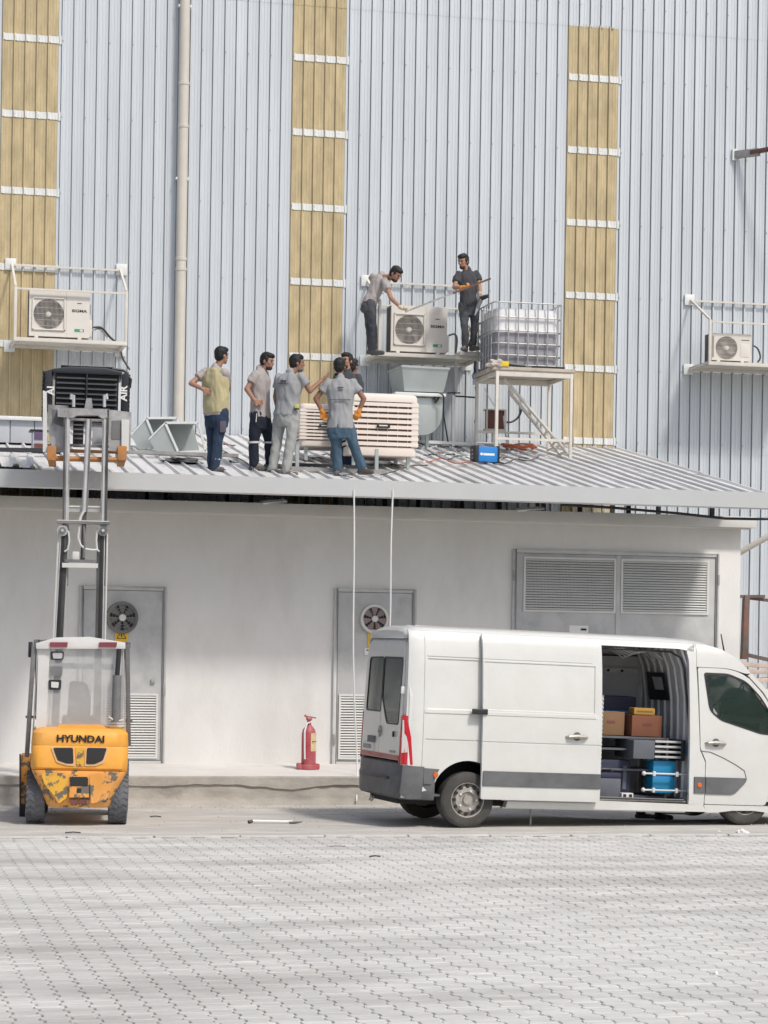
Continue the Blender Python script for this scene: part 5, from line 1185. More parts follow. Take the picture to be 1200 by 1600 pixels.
# tyres
def ftyre(x, y, R, w_, name='rear_wheel'):
    o = bpy.data.objects.new(name, None); col.objects.link(o); o.parent = fk; o.location = (x, y, R)
    MB().lathe([(R*.55, -w_/2), (R*.93, -w_/2), (R*.975, -w_*.42), (R*.975, w_*.42), (R*.93, w_/2), (R*.55, w_/2), (R*.55, -w_/2)], (0, 0, 0), 'x', 36).build('tyre', M_frt, o)
    lug = MB(); n = 26
    for k in range(n):
        a = 2*math.pi*k/n
        for s in (-1, 1):
            A = a+(.0 if s < 0 else math.pi/n)
            p = []
            for (xx, da) in ((s*w_*.03, .12), (s*w_*.27, -.02), (s*w_*.49, .06)): p.append((xx, A+da))
            for (x0_, a0_), (x1_, a1_) in zip(p, p[1:]):
                hw = .055; r0, r1 = R*.955, R*1.0
                vs = [(xx, r_*math.cos(aa), r_*math.sin(aa)) for r_ in (r0, r1) for xx, aa in ((x0_, a0_-hw), (x1_, a1_-hw), (x1_, a1_+hw), (x0_, a0_+hw))]
                lug.add(vs, [(3, 2, 1, 0), (4, 5, 6, 7), (0, 1, 5, 4), (1, 2, 6, 5), (2, 3, 7, 6), (3, 0, 4, 7)])
    lug.build('tread_lugs', M_frt, o)
    for s in (-1, 1): MB().lathe([(R*.55, s*w_*.30), (R*.5, s*w_*.15), (R*.2, s*w_*.15), (0, s*w_*.2)], (0, 0, 0), 'x', 24).build('wheel_rim', M_fo, o)
RT = .32
ftyre(fx(56, 0, 1250), 0, RT, .225); ftyre(fx(184, 0, 1250), 0, RT, .225)
ftyre(-.50, 1.62, .36, .25, 'front_wheel'); ftyre(.52, 1.62, .36, .25, 'front_wheel')
MB().box(-.45, .45, -.06, .06, .24, .36).build('rear_axle', M_fg, fk)
# counterweight: stacked outline slices (half width, back depth) by height
Z = lambda py: FL(120, py, -.45).z
def cw_loft(rows, name, m, y1=.55, nb=9, xc=None):
    vs = []; N = None
    for z, hw, yb in rows:
        pts = [(-hw, y1)]; 
        for k in range(nb+1):
            t_ = k/nb; a = math.pi*(1-t_)
            cxx = math.cos(a); 
            x = hw*(abs(cxx)**.30)*(1 if cxx > 0 else -1); y = -.10+(yb+.10)*(math.sin(a)**.30 if math.sin(a) > 0 else 0)
            pts.append((x+.012, y))
        pts.append((hw+.012, y1)); N = len(pts); vs += [(x, y, z) for x, y in pts]
    n = len(rows); fs = [(j*N+i, j*N+(i+1) % N, (j+1)*N+(i+1) % N, (j+1)*N+i) for j in range(n-1) for i in range(N)]+[tuple(range(N)), tuple((n-1)*N+i for i in range(N))]
    return MB().add(vs, fs).build(name, m, fk)
cw_loft([(Z(1204), .575, -.44), (Z(1200), .58, -.47), (Z(1168), .585, -.475), (Z(1166), .577, -.465), (Z(1164), .585, -.47), (Z(1146), .575, -.455), (Z(1141), .54, -.42), (Z(1138), .46, -.34)], 'counterweight', M_fo, nb=24)
lo = [(Z(1262), .36, -.40), (Z(1258), .385, -.43), (Z(1240), .44, -.46), (Z(1222), .51, -.475), (Z(1208), .565, -.48), (Z(1204.5), .575, -.47)]
cw_loft(lo, 'lower_counterweight', M_fow, y1=.30, nb=24)
ys = -.478
def fpoly(name, pts, m, y=ys, th=.02, par=fk, rnd=0):
    q = [FL(px, py, y) for px, py in pts]; q = [(p.x, p.z) for p in q]
    if rnd: q = rpoly(q, rnd, 3)
    return MB().prism(q, y, y+th).build(name, m, par)
M_fop = mat('forklift_orange_rim', (.70, .45, .25), .6, var=.1, local=True)
for nm, pts in (('vent_surround', [(79, 1167), (115.5, 1167), (117, 1197), (104, 1196), (88, 1191)]), ('vent_surround', [(133.5, 1167), (170, 1168), (163, 1192), (149, 1197), (132, 1197)])):
    fpoly(nm, pts, M_fop, ys-.004, .02, rnd=.02)
for nm, pts in (('vent', [(83, 1168.5), (114, 1168.5), (115, 1193), (104, 1193), (90, 1188)]), ('vent', [(136, 1168.5), (167, 1169), (161, 1188), (148, 1194), (134.5, 1194)])):
    fpoly(nm, pts, M_dark, ys-.010, .02, rnd=.02)
fpoly('center_stripe', [(117.5, 1168), (131.5, 1168), (130, 1197), (120, 1197)], M_foy, ys-.004, .01)
fpoly('vent', [(109, 1217), (111, 1214), (136, 1214), (138, 1217), (137, 1228), (110, 1228)], M_dark, ys-.012, .04)
fpoly('tow_plate', [(109, 1229), (138, 1229), (139, 1246), (108, 1246)], M_fow, ys-.03, .05); fpoly('pin_hole', [(120, 1232), (127, 1232), (127, 1239), (120, 1239)], M_dark, ys-.034, .01)
fpoly('slot', [(108, 1249), (121, 1249), (121, 1256), (110, 1256)], M_brown, ys-.012, .04); fpoly('slot', [(124, 1249), (137, 1249), (136, 1256), (124, 1256)], M_brown, ys-.012, .04)
fpoly('side_boss', [(64, 1208), (104, 1208), (105, 1246), (92, 1256), (82, 1240), (70, 1226)], M_foy, ys-.006, .02, rnd=.03)
fpoly('side_boss', [(140, 1209), (184, 1207), (178, 1226), (166, 1250), (142, 1256)], M_fow, ys-.006, .02, rnd=.03)
c_ = FL(126, 1155, -.49)
text('brand_lettering', 'HYUNDAI', .115, M_txt, fk, Matrix.Translation((c_.x, -.4765, c_.z)) @ FACE, .002, .004, 1.12)
fpoly('top_cowl', [(86, 1141), (92, 1133), (160, 1133), (170, 1141)], M_fo, -.33, .6)
# engine cover / frame between wheels, mudguards
MB().box(-.45, .45, .2, 1.9, .30, 1.05).build('chassis', M_fo, fk, .03)
MB().box(-.60, .60, .9, 1.95, .62, .72).build('front_fender', M_fo, fk, .02); 
a_ = FL(33, 1178, 1.2); b_ = FL(46, 1262, 1.2); MB().box(a_.x, b_.x, 1.1, 1.5, b_.z, a_.z).build('side_step', M_fow, fk, .02)
a_ = FL(31, 1256, 1.1); b_ = FL(39, 1277, 1.1); MB().box(a_.x, b_.x, 1.08, 1.2, b_.z, a_.z).build('step_foot', M_black, fk, .01)
a_ = FL(34, 1178, 1.1); MB().beam((a_.x-.02, 1.08, a_.z), (FL(32, 1262, 1.1).x, 1.08, b_.z), .02, .03).build('step_edge', M_black, fk)
# cab
MB().box(-.42, .42, .0, .75, 1.0, 1.16).build('engine_hood', M_fg, fk, .03)
zt = FL(120, 1000, -.2).z
top = MB(); q0 = [FL(px, py, -.24) for px, py in ((56, 1005), (88, 996), (140, 995), (196, 1004), (196, 1014), (56, 1014))]
top.prism([(p.x, p.z) for p in q0], -.24, -.14); top.build('guard_rear_rim', M_fwh, fk, .01)
for s_ in range(7): MB().box(-.50+s_*.165, -.44+s_*.165, -.14, 1.55, zt-.05, zt-.01).build('guard_bar', M_fg, fk)
for x in (-.58, .54): MB().box(x, x+.05, -.14, 1.55, zt-.08, zt-.01).build('guard_rail', M_fg, fk)
for a0, a1, y0, y1 in (((53, 1008), (42, 1182), -.16, .05), ((199, 1008), (201, 1165), -.16, .05)):
    A = FL(*a0, y0); B = FL(*a1, y1); MB().beam(A, B, .055, .10, (0, 1, 0)).build('guard_pillar', M_fg, fk, .008)
    MB().beam((A.x, 1.5, A.z), (A.x*.95, 1.9, 1.2), .05, .08, (0, 1, 0)).build('guard_pillar', M_fg, fk, .008)
    MB().beam(A+Vector((.05 if a0[0] < 100 else -.05, -.03, 0)), B+Vector((.06 if a0[0] < 100 else -.04, -.03, 0)), .018, .02, (0, 1, 0)).build('pillar_trim', M_bare, fk)
g0 = [FL(px, py, -.17) for px, py in ((60, 1012), (192, 1012), (194, 1134), (56, 1138))]; MB().prism([(p.x, p.z) for p in g0], -.172, -.166).build('rear_glass', M_fglass, fk)
wf = MB(); fpoly('glass_strip', [(60, 1012), (78, 1012), (72, 1136), (56, 1138)], M_fwh, -.185, .01)
for px in (78, 155): fpoly('tail_light', [(px, 1003.5), (px+28, 1003.5), (px+27, 1011), (px, 1011)], mat('dusty_red_lens', (.22, .05, .07), .4), -.262, .03, rnd=.006)
for (a, b, c, d, m) in ((79, 1018, 100, 1031, M_black), (78, 1041, 98, 1056, M_fg), (76, 1062, 96, 1078, M_black)):
    fpoly('work_light' if b < 1030 else 'sticker', [(a, b), (c, b), (c-1, d), (a, d)], m, -.20, .02, rnd=.02)
fpoly('lamp_glass', [(82, 1020), (98, 1020), (97, 1029), (83, 1029)], M_bare, -.206, .01, rnd=.015); fpoly('sticker_print', [(80, 1065), (92, 1066), (91, 1075), (80, 1074)], M_fwh, -.205, .01, rnd=.01)
MB().tube([FL(186, 1014, -.25), FL(185, 1030, -.25), FL(183, 1056, -.25)], .03, 10).build('exhaust_pipe', M_black, fk); MB().tube([FL(183, 1055, -.25), FL(181, 1128, -.25)], .055, 14).build('air_filter', M_fg, fk)
MB().tube([FL(170, 1120, -.28), FL(180, 1127, -.28), FL(194, 1125, -.28)], .012, 6).build('latch', M_fwh, fk)
A = FL(51, 1004, -.1); MB().box(A.x-.05, A.x+.0, -.15, -.08, A.z-.18, A.z+.01).build('side_lamp', M_black, fk, .01); A = FL(198, 1022, -.1); MB().box(A.x-.03, A.x+.02, -.15, -.08, A.z-.06, A.z+.03).build('side_lamp', M_black, fk, .01)
A = FL(40, 1120, .1); MB().beam(A, A+Vector((.12, 0, 0)), .03, .03).build('grab_bar', M_fg, fk); A = FL(207, 1127, .1); MB().beam(A, A+Vector((-.10, 0, .0)), .04, .04).build('grab_bar', M_fg, fk)
# seat seen through the glass
MB().box(-.22, .26, .35, .85, 1.16, 1.30).build('seat', M_black, fk, .05)
sb = rpoly([(fx(104, .4), 1.28), (fx(140, .4), 1.28), (fx(141, .4), 1.55), (fx(133, .4), 1.72), (fx(106, .4), 1.74)], .06, 4); MB().prism(sb, .32, .42).build('seat_back', M_black, fk, .02)
MB().box(-.40, .40, .55, .60, 1.88, 1.95).build('cross_bar', M_fg, fk)
# ---- mast
ym = 2.05
def fbeam(name, a, b, wd, dp, m, y, par=fk, bev=0): return MB().beam(FL(*a, y), FL(*b, y), wd, dp, (0, 1, 0)).build(name, m, par, bev)
for (a, b) in (((87, 1010), (96.5, 826)), ((159.5, 1010), (163, 826))):
    q = FL(*a, ym); r = FL(*b, ym); q = q+(q-r)*.9
    MB().beam(q, r, .018, .17, (0, 1, 0)).build('outer_channel', M_fwh, fk); s = 1 if a[0] > 120 else -1
    o1 = Vector((-s*.045, -.08, 0)); o2 = Vector((-s*.045, .08, 0))
    MB().beam(q+o1, r+o1, .018, .09, (1, 0, 0)).build('channel_flange', M_mdk, fk); MB().beam(q+o2, r+o2, .09, .018, (0, 1, 0)).build('channel_flange', M_mdk, fk)
    MB().beam(q+Vector((-s*.085, -.05, 0)), r+Vector((-s*.085, -.05, 0)), .025, .03, (0, 1, 0)).build('inner_channel_edge', M_bare, fk)
    MB().beam(q+Vector((-s*.03, -.10, 0)), r+Vector((-s*.03, -.10, .02)), .03, .012, (0, 1, 0)).build('cylinder', M_black, fk)
    MB().tube([q+Vector((s*.035, -.07, 0)), r+Vector((s*.04, -.07, -.1)), r+Vector((s*.035, -.07, .0)), r+Vector((s*.0, -.07, .05))], .013, 6).build('hydraulic_hose', M_fwh, fk)
for (a, b) in (((103, 915), (106, 640)), ((158.5, 915), (164, 640))):
    s = 1 if a[0] > 120 else -1; q = FL(*a, ym); r = FL(*b, ym)
    MB().beam(q, r, .06, .10, (0, 1, 0)).build('inner_channel', M_mast, fk, .004); MB().beam(q+Vector((s*.042, -.03, 0)), r+Vector((s*.042, -.03, 0)), .024, .08, (0, 1, 0)).build('channel_flange', M_mdk, fk)
    MB().beam(q+Vector((0, -.055, 0)), r+Vector((0, -.055, 0)), .022, .012, (0, 1, 0)).build('channel_rib', M_bare, fk)
for (a, b) in (((97.5, 829), (97.5, 829)), ((161, 829), (161, 829))):
    p = FL(*a, ym-.12); MB().lathe([(.072, -.02), (.072, .02)], p, 'y', 24).build('chain_pulley', M_mast, fk); MB().lathe([(.045, -.035), (.045, -.02)], p, 'y', 20).build('pulley_hub', M_fg, fk); MB().lathe([(.02, -.045), (.02, -.035)], p, 'y', 12).build('pulley_pin', M_bare, fk)
fbeam('cross_member', (89, 816), (171, 818), .032, .12, M_fg, ym-.10); fbeam('cross_member', (89, 813), (171, 815), .012, .10, M_fwh, ym-.10); fbeam('cross_member', (99, 797), (158, 798), .045, .06, M_mast, ym); fbeam('cross_member', (99, 791), (158, 792), .018, .05, M_fwh, ym)
fbeam('cross_member', (97, 883), (153, 884), .06, .05, M_fwh, ym-.12); fbeam('cross_member', (101, 876), (151, 877), .035, .06, M_fg, ym-.1)
fbeam('lift_cylinder', (129, 876), (132, 800), .06, .06, M_mdk, ym); fbeam('lift_cylinder', (134, 800), (140, 655), .05, .05, M_mast, ym+.03); 
MB().tube([FL(131, 800, ym-.06), FL(137.5, 655, ym-.06)], .03, 10).build('lift_rod', M_bare, fk); MB().tube([FL(130, 800, ym-.07), FL(136, 655, ym-.07)], .014, 6).build('chain', M_black, fk); MB().tube([FL(135.5, 800, ym-.05), FL(142.5, 655, ym-.05)], .014, 6).build('chain', M_fg, fk)
MB().box(FL(113, 870, ym).x, FL(124, 870, ym).x, ym-.1, ym, FL(113, 875, ym).z, FL(113, 862, ym).z).build('valve_block', M_fwh, fk, .01)
def fhose(pts, r, m, y=ym-.12): MB().tube([FL(a, b, y) for a, b in pts], r, 6).build('hydraulic_hose', m, fk)
fhose([(101, 822), (107, 832), (108.5, 845), (106, 858), (101, 862)], .013, M_fwh); fhose([(156, 822), (151.5, 832), (150.5, 845), (151.5, 858), (155, 862)], .013, M_fwh)
fhose([(124, 822), (122, 840), (126, 852), (134, 858), (144, 859.5), (152, 859)], .016, M_fwh); fhose([(131, 820), (133, 850), (131, 872)], .02, M_fg)
fhose([(123, 818), (127, 806), (132, 797)], .018, M_fwh)
# mast head, carriage
fpoly('mast_head', [(90, 637), (171, 639), (171, 652), (160, 654), (153, 649), (120, 649), (113, 653), (90, 651)], M_mast, ym-.07, .14)
fpoly('carriage_plate', [(75, 632), (107, 634), (107, 706), (80, 706), (80, 690), (76, 690)], M_mast, ym+.10, .05); fpoly('carriage_plate', [(170, 640), (205, 644), (204, 707), (170, 704)], M_mast, ym+.10, .05)
fpoly('carriage_window', [(175, 657), (189, 657), (189, 686), (174, 686)], M_fg, ym+.09, .01); fpoly('carriage_upright', [(190, 655), (202, 656), (201, 705), (190, 705)], M_fwh, ym+.06, .05); fpoly('carriage_upright', [(67, 610), (73, 612), (74, 706), (67, 706)], M_fwh, ym+.06, .05)
fpoly('carriage_cover', [(82, 640), (104, 640), (100, 668), (90, 664), (82, 660)], M_fg, ym+.09, .01)
for px in (115, 163): MB().tube([FL(px, 636, ym+.0), FL(px, 618, ym), FL(px-3 if px < 130 else px+3, 616, ym), FL(px-4 if px < 130 else px+4, 624, ym)], .022, 8).build('chain_anchor', M_bare, fk)
fpoly('anchor_block', [(135, 622), (143, 622), (145, 638), (132, 638)], M_mast, ym, .08)
M_fork = mat('rusty_orange_bar', (.42, .19, .06), .7, var=.2, scale=8, c2=(.25, .22, .20), c2amt=.4, c2scale=12, local=True)
for z0_, dd in ((716, .02), (704, .35)):
    p = FL(76, z0_, ym+.05+dd); q = FL(196, z0_+3, ym+.05+dd); MB().tube([p, q], .035 if dd < .1 else .022, 8).build('fork_bar', M_fork, fk)
for px, w_ in ((81, .10), (191, .10)):
    p = FL(px, 697, ym+.07); q = FL(px, 720, ym+.07); MB().box(p.x-.06, p.x+.06, ym+.02, ym+.14, q.z, p.z).build('fork_heel', M_fork, fk, .015); MB().box(p.x-.05, p.x+.05, ym+.10, ym+1.2, q.z-.0, q.z+.05).build('fork', M_fork, fk, .01)
# ---- load: dark louvred cooler lying on the raised forks
A = FM @ FL(80, 690, ym+.35); B = FM @ FL(192, 574, ym+.35)
yl = ym+.35
ld = thing('roof_cooler', 'black louvred cooler unit raised on the forklift mast beside the roof', 'cooler')
p0 = FL(80, 640, yl); p1 = FL(191, 575, yl); zb = FL(100, 652, yl).z; W = p1.x-p0.x; H = p1.z-zb
ld.matrix_world = FM @ Matrix.Translation((p0.x, yl, zb)) ; ld.rotation_mode = 'XYZ'
M_blk = mat('black_shell', (.022, .025, .032), .45, var=.15, scale=2, topdust=.25, dustc=(.25, .26, .28))
MB().box(.04, W-.04, .05, .9, 0, H*.95).build('body', M_dark, ld)
n = 8; p_ = (H*.80)/n
slm = MB().prism([(.0, p_*.05), (-.02, -p_*.2), (.05, p_*.30), (.06, p_*.5)], .06, W-.06, 'x').mesh('louver', M_blk)
for i in range(n): link('louver', slm, ld, (0, 0, H*.03+p_*(i+.4)))
MB().prism([(0, .85*H), (0, .93*H), (W*.25, .985*H), (W*.75, .985*H), (W, .93*H), (W, .85*H)], -.03, .92).build('lid', M_blk, ld, .02)
MB().prism([(W*.12, .987*H), (W*.12, H*1.02), (W*.88, H*1.02), (W*.88, .987*H)], .1, .6).build('top_tray', M_blk, ld)
MB().box(W*.12, W*.88, .08, .62, H*1.02, H*1.035).build('tray_lip', M_steel, ld)
for x in (-.09, W): MB().prism([(x, .22*H), (x, .88*H), (x+.09, .93*H), (x+.09, .05*H)], .0, .5).build('side_wing', M_blk, ld, .01)
for x in (-.11, W+.09):
    for i in range(11): MB().box(x-.02, x+.025, .2, .8, H*.02+i*H*.085, H*.02+i*H*.085+.028).build('side_fin', M_blk, ld)
MB().box(W*.5-.01, W*.5+.01, -.03, .02, .1*H, .85*H).build('center_rib', M_blk, ld)
for x, s in ((-.02, 'AI'), (W+.02, 'AIR')):
    text('lettering', s, .13, M_white, ld, Matrix.Translation((x+.01, -.05, H*.50)) @ FACE @ Matrix.Rotation(math.radians(90), 4, 'Z'), .002, .004, 1)
MB().tube([(W*.86, .05, H*.98), (W*1.02, .03, H*.96), (W*1.06, .03, H*.92), (W*1.03, .03, H*.87)], .02, 8).build('hose', M_black, ld)
MB().tube([(W*1.06, .1, H*.9), (W*1.13, .1, H*.8), (W*1.12, .1, H*.65), (W*1.07, .1, H*.6)], .018, 8).build('hose', M_black, ld)
MB().box(-.05, W+.05, .0, .9, -.04, -.005).build('pallet_board', M_mast, ld, .004)
MB().box(W*.32, W*.47, .05, .4, -.36, -.045).build('motor_block', M_blk, ld, .01); MB().box(W*.60, W*.76, .05, .4, -.32, -.045).build('control_box', M_cab, ld, .01)
for z_ in (-.10, -.16, -.22, -.28): MB().box(W*.33, W*.46, .03, .05, z_, z_+.02).build('cooling_fin', M_fg, ld)
for z_ in (-.38, -.45): MB().box(-.0, W, .02, .07, z_, z_+.035).build('pallet_rail', M_mast if z_ > -.4 else M_fork, ld, .003)
for x_ in (.02, W*.5, W-.05): MB().box(x_, x_+.04, .05, .85, -.46, -.04).build('pallet_leg', M_mast, ld)
# ================================================================== people
M_skin = mat('skin', (.36, .20, .135), .55, var=.06, scale=6); M_skin2 = mat('skin_dark', (.27, .145, .10), .55, var=.06, scale=6)
M_hair = mat('black_hair', (.012, .011, .011), .6, var=.3, scale=60, bump=.4, bscale=120)
M_sg = mat('grey_shirt', (.30, .31, .32), .9, var=.06, scale=4, bump=.2, bscale=90); M_sbe = mat('beige_grey_shirt', (.37, .34, .33), .9, var=.06, scale=4, bump=.2, bscale=90)
M_sbl = mat('charcoal_shirt', (.055, .058, .065), .9, var=.12, scale=4, bump=.2, bscale=90); M_vest = mat('khaki_vest', (.43, .385, .225), .85, var=.08, scale=4)
M_jean = mat('blue_jeans', (.055, .10, .145), .9, var=.22, scale=5, bump=.25, bscale=90); M_nav = mat('navy_trousers', (.012, .016, .030), .9, var=.2, scale=5)
M_djean = mat('dark_jeans', (.022, .040, .075), .9, var=.25, scale=5); M_ltr = mat('light_grey_trousers', (.33, .34, .33), .9, var=.06, scale=4, bump=.2, bscale=90)
M_dgr = mat('dark_grey_trousers', (.05, .055, .065), .9, var=.25, scale=6, dust=.25, dustc=(.2, .2, .2)); M_shoe = mat('work_shoe', (.06, .058, .055), .8, var=.3, scale=10, dust=.5, dustc=(.22, .21, .2))
M_glo = mat('orange_glove', (.66, .26, .05), .8, var=.1); M_glw = mat('pale_glove', (.55, .48, .36), .85, var=.1); M_stub = mat('dark_stubble', (.055, .035, .028), .8); M_eye = mat('eye_dark', (.02, .015, .012), .3)
M_refl = mat('reflective_band', (.55, .56, .55), .5)
def V(*a): return Vector(a)
def ell(mb, M, c, r, seg=14):
    s = MB().sphere((0, 0, 0), 1.0, seg); mb.add(s.v, s.f, M @ Matrix.Translation(c) @ Matrix.Diagonal((*r, 1)))
def cap(mb, a, ra, b, rb, seg=12):
    mb.tube([a, b], [ra, rb], seg); mb.sphere(tuple(a), ra*1.0, seg); mb.sphere(tuple(b), rb*1.0, seg)
def ring_loft(mb, secs, seg=20):
    vs = []
    for c, x, y, a, b in secs:
        for k in range(seg):
            t_ = 2*math.pi*k/seg; cs, sn = math.cos(t_), math.sin(t_)
            vs.append(tuple(c+x*(a*abs(cs)**.85*(1 if cs > 0 else -1))+y*(b*abs(sn)**.85*(1 if sn > 0 else -1))))
    n = len(secs); fs = [(j*seg+k, j*seg+(k+1) % seg, (j+1)*seg+(k+1) % seg, (j+1)*seg+k) for j in range(n-1) for k in range(seg)]+[tuple(range(seg-1, -1, -1)), tuple((n-1)*seg+k for k in range(seg))]
    mb.add(vs, fs)
def remesh(mb, name, m, parent, vox=.010, it=3, amp=0, freq=(9, 9, 5), seed=0):
    me = mb.mesh(name, m); o = bpy.data.objects.new('tmp', me); col.objects.link(o)
    r = o.modifiers.new('r', 'REMESH'); r.mode = 'VOXEL'; r.voxel_size = vox
    s = o.modifiers.new('s', 'SMOOTH'); s.iterations = it; s.factor = .5
    dg = bpy.context.evaluated_depsgraph_get(); nm = bpy.data.meshes.new_from_object(o.evaluated_get(dg)); bpy.data.objects.remove(o); bpy.data.meshes.remove(me)
    nm.name = name
    if amp:
        ns = [v.normal.copy() for v in nm.vertices]
        for v, n_ in zip(nm.vertices, ns):
            p = v.co; q = V(p.x*freq[0]+seed, p.y*freq[1], p.z*freq[2]+p.x*3)
            f = noise.noise(q); g_ = noise.noise(V(p.x*22+seed, p.y*22, p.z*9+p.x*14))
            v.co = p+n_*amp*(.35+(1-abs(f)*3.0)*.6+g_*.7)
    if not nm.materials: nm.materials.append(m)
    nm.polygons.foreach_set('use_smooth', [True]*len(nm.polygons))
    return link(name, nm, parent)
def person(label, D0, foot, j, look, m, pitch=0, name='person', group=None, beard=False, hairless=False, sleeve=.55, vest=None, seed=0, grip=('rest', 'rest'), tilt=0, hem=.03, build=1.0, tight=1.0):
    """j: joints as (px, py, depth offset); D0 is how far off the person stands"""
    root_w = atD(*foot, D0)
    t = thing(name, label, 'person', root_w, -YB, group)
    Ri = Matrix.Rotation(YB, 3, 'Z')
    L = lambda q: Ri @ (atD(q[0], q[1], D0+q[2])-root_w)
    J = {k: L(v) for k, v in j.items()}
    J['shL'].z += .022; J['shR'].z += .022
    B = build
    # ---- frame of the trunk
    sh = J['shR']-J['shL']; hp = J['hipR']-J['hipL']; shc = (J['shR']+J['shL'])/2; hc = (J['hipR']+J['hipL'])/2
    axis = (shc-hc).normalized()
    def sec(f, a, b, grow=0, down=0):
        c = hc.lerp(shc, f)-axis*0; x = hp.normalized().lerp(sh.normalized(), max(0, min(1, f))).normalized(); x = (x-axis*x.dot(axis)).normalized(); y = axis.cross(x).normalized()
        return (c, x, y, (a+grow)*B, (b+grow)*B)
    prof_ = [(-.20, .13, .10), (-.08, .158, .118), (.08, .160, .115), (.32, .142, .102), (.60, .158, .112), (.82, .175, .112), (.95, .165, .095), (1.03, .13, .075), (1.10, .07, .060)]
    body = MB(); ring_loft(body, [sec(f, a, b, -.028) for f, a, b in prof_])
    neck0 = shc+axis*.02; cap(body, neck0, .058, J['head']-V(0, 0, .05), .052)
    for s in 'LR':
        cap(body, J['sh'+s], .046, J['el'+s], .040); cap(body, J['el'+s], .040, J['wr'+s], .029)
        q_ = min(1, tight)*B; cap(body, J['hip'+s], .068*q_, J['kn'+s], .046*q_); cap(body, J['kn'+s], .045*q_, J['an'+s], .032*q_)
        cap(body, J['an'+s], .032, J['an'+s]+(J['toe'+s]-J['an'+s])*.35, .024)
    # ---- head
    f2 = V(look[0], look[1], 0).normalized(); sd = f2.cross(V(0, 0, 1)).normalized(); up = V(0, 0, 1)
    fwd = (f2*math.cos(pitch)-up*math.sin(pitch)).normalized(); up2 = sd.cross(fwd).normalized()
    H = Matrix(((sd.x, fwd.x, up2.x, J['head'].x), (sd.y, fwd.y, up2.y, J['head'].y), (sd.z, fwd.z, up2.z, J['head'].z), (0, 0, 0, 1))) @ Matrix.Rotation(tilt, 4, 'Y') @ Matrix.Scale(1.06, 4)
    ell(body, H, (0, -.005, .022), (.072, .092, .092)); ell(body, H, (0, .022, -.045), (.054, .066, .066)); ell(body, H, (0, .060, -.092), (.026, .024, .020))
    ell(body, H, (0, .088, -.012), (.012, .020, .026)); ell(body, H, (0, .103, -.024), (.015, .013, .011)); ell(body, H, (0, .076, .030), (.046, .018, .012))
    ell(body, H, (0, .082, -.058), (.024, .010, .007)); ell(body, H, (0, .081, -.070), (.020, .009, .006))
    for s in (-1, 1): ell(body, H, (s*.074, -.005, -.010), (.010, .022, .032)); ell(body, H, (s*.040, .058, -.022), (.018, .02, .018))
    # ---- hands with five fingers
    gloves = {}
    for i, s in enumerate('LR'):
        wr, hd = J['wr'+s], J['hd'+s]; d = (hd-wr).normalized(); g = grip[i]
        gm = m.get('glove'+s); tgt = MB() if gm else body; gw = .004 if gm else 0
        side = d.cross(V(0, 0, 1)); side = side.normalized() if side.length > .1 else V(1, 0, 0)
        pal = side.cross(d).normalized()
        if g == 'hip': side, pal = pal, side
        for k in range(4):
            o_ = side*(-.030+.020*k); a0 = wr+d*.015+o_*.7; a1 = wr+d*(.088 - .006*abs(k-1.5))+o_
            cap(tgt, a0, .017+gw, a1, .0135+gw, 8)
            ln = (.034, .040, .037, .028)[k]; c = {'rest': .35, 'grip': 1.25, 'hip': .5, 'point': .2}[g]
            d1 = (d*math.cos(c)+pal*math.sin(c)).normalized(); d2 = (d*math.cos(c*1.9)+pal*math.sin(c*1.9)).normalized()
            a2 = a1+d1*ln+side*(k-1.5)*.004; a3 = a2+d2*ln*.85
            cap(tgt, a1, .0105+gw, a2, .009+gw, 8); cap(tgt, a2, .009+gw, a3, .0078+gw, 8)
        th = wr+d*.028-side*.032; t1 = th+(d*.6-side*.8).normalized()*.036; t2 = t1+(d*.9+pal*.4).normalized()*.030
        cap(tgt, wr+d*.015-side*.012, .016+gw, th, .014+gw, 8); cap(tgt, th, .0125+gw, t1, .011+gw, 8); cap(tgt, t1, .0105+gw, t2, .009+gw, 8)
        if gm: cap(tgt, wr-d*.035, .036, wr+d*.02, .033, 10); gloves[s] = (tgt, gm)
    remesh(body, 'body', m['skin'], t, .0085, 2)
    for s, (g, gm) in gloves.items(): remesh(g, 'glove', gm, t, .008, 2)
    # ---- clothes
    shirt = MB(); P2 = [(-hem*2, .172, .125)]+[(f, a, b) for f, a, b in prof_ if f > -.1]
    P2 = [(-hem*2.0, .168, .126)]+([(-.06, .166, .124)] if hem > .05 else [])+[(.10, .156, .118), (.32, .142, .108), (.60, .162, .116), (.82, .178, .117), (.95, .167, .098), (1.03, .125, .078), (1.08, .075, .064)]
    ring_loft(shirt, [sec(f, a, b, .007) for f, a, b in P2])
    for s in 'LR':
        a, b = J['sh'+s], J['sh'+s].lerp(J['el'+s], sleeve)
        cap(shirt, a-V(0, 0, .008), .060*B, a.lerp(b, .5), .062); shirt.tube([a.lerp(b, .3), b], [.062, .069], 12)
    cap(shirt, neck0-axis*.01, .074, neck0+axis*.035+(J['head']-neck0).normalized()*.01, .066)
    so = remesh(shirt, 'shirt', m['shirt'], t, .011, 4, .011, (10, 10, 4.5), seed)
    if vest:
        vm = MB(); ring_loft(vm, [sec(f, a, b, .026) for f, a, b in [(.0, .155, .12), (.15, .155, .125), (.45, .160, .118), (.75, .172, .116), (.92, .166, .096), (1.02, .125, .074), (1.07, .08, .062)]])
        remesh(vm, 'vest', vest, t, .011, 4, .012, (8, 8, 3.5), seed+3)
    tr = MB(); ring_loft(tr, [sec(f, a, b, .006) for f, a, b in [(-.34, .150, .112), (-.20, .166, .122), (-.06, .160, .118), (.06, .146, .108)]])
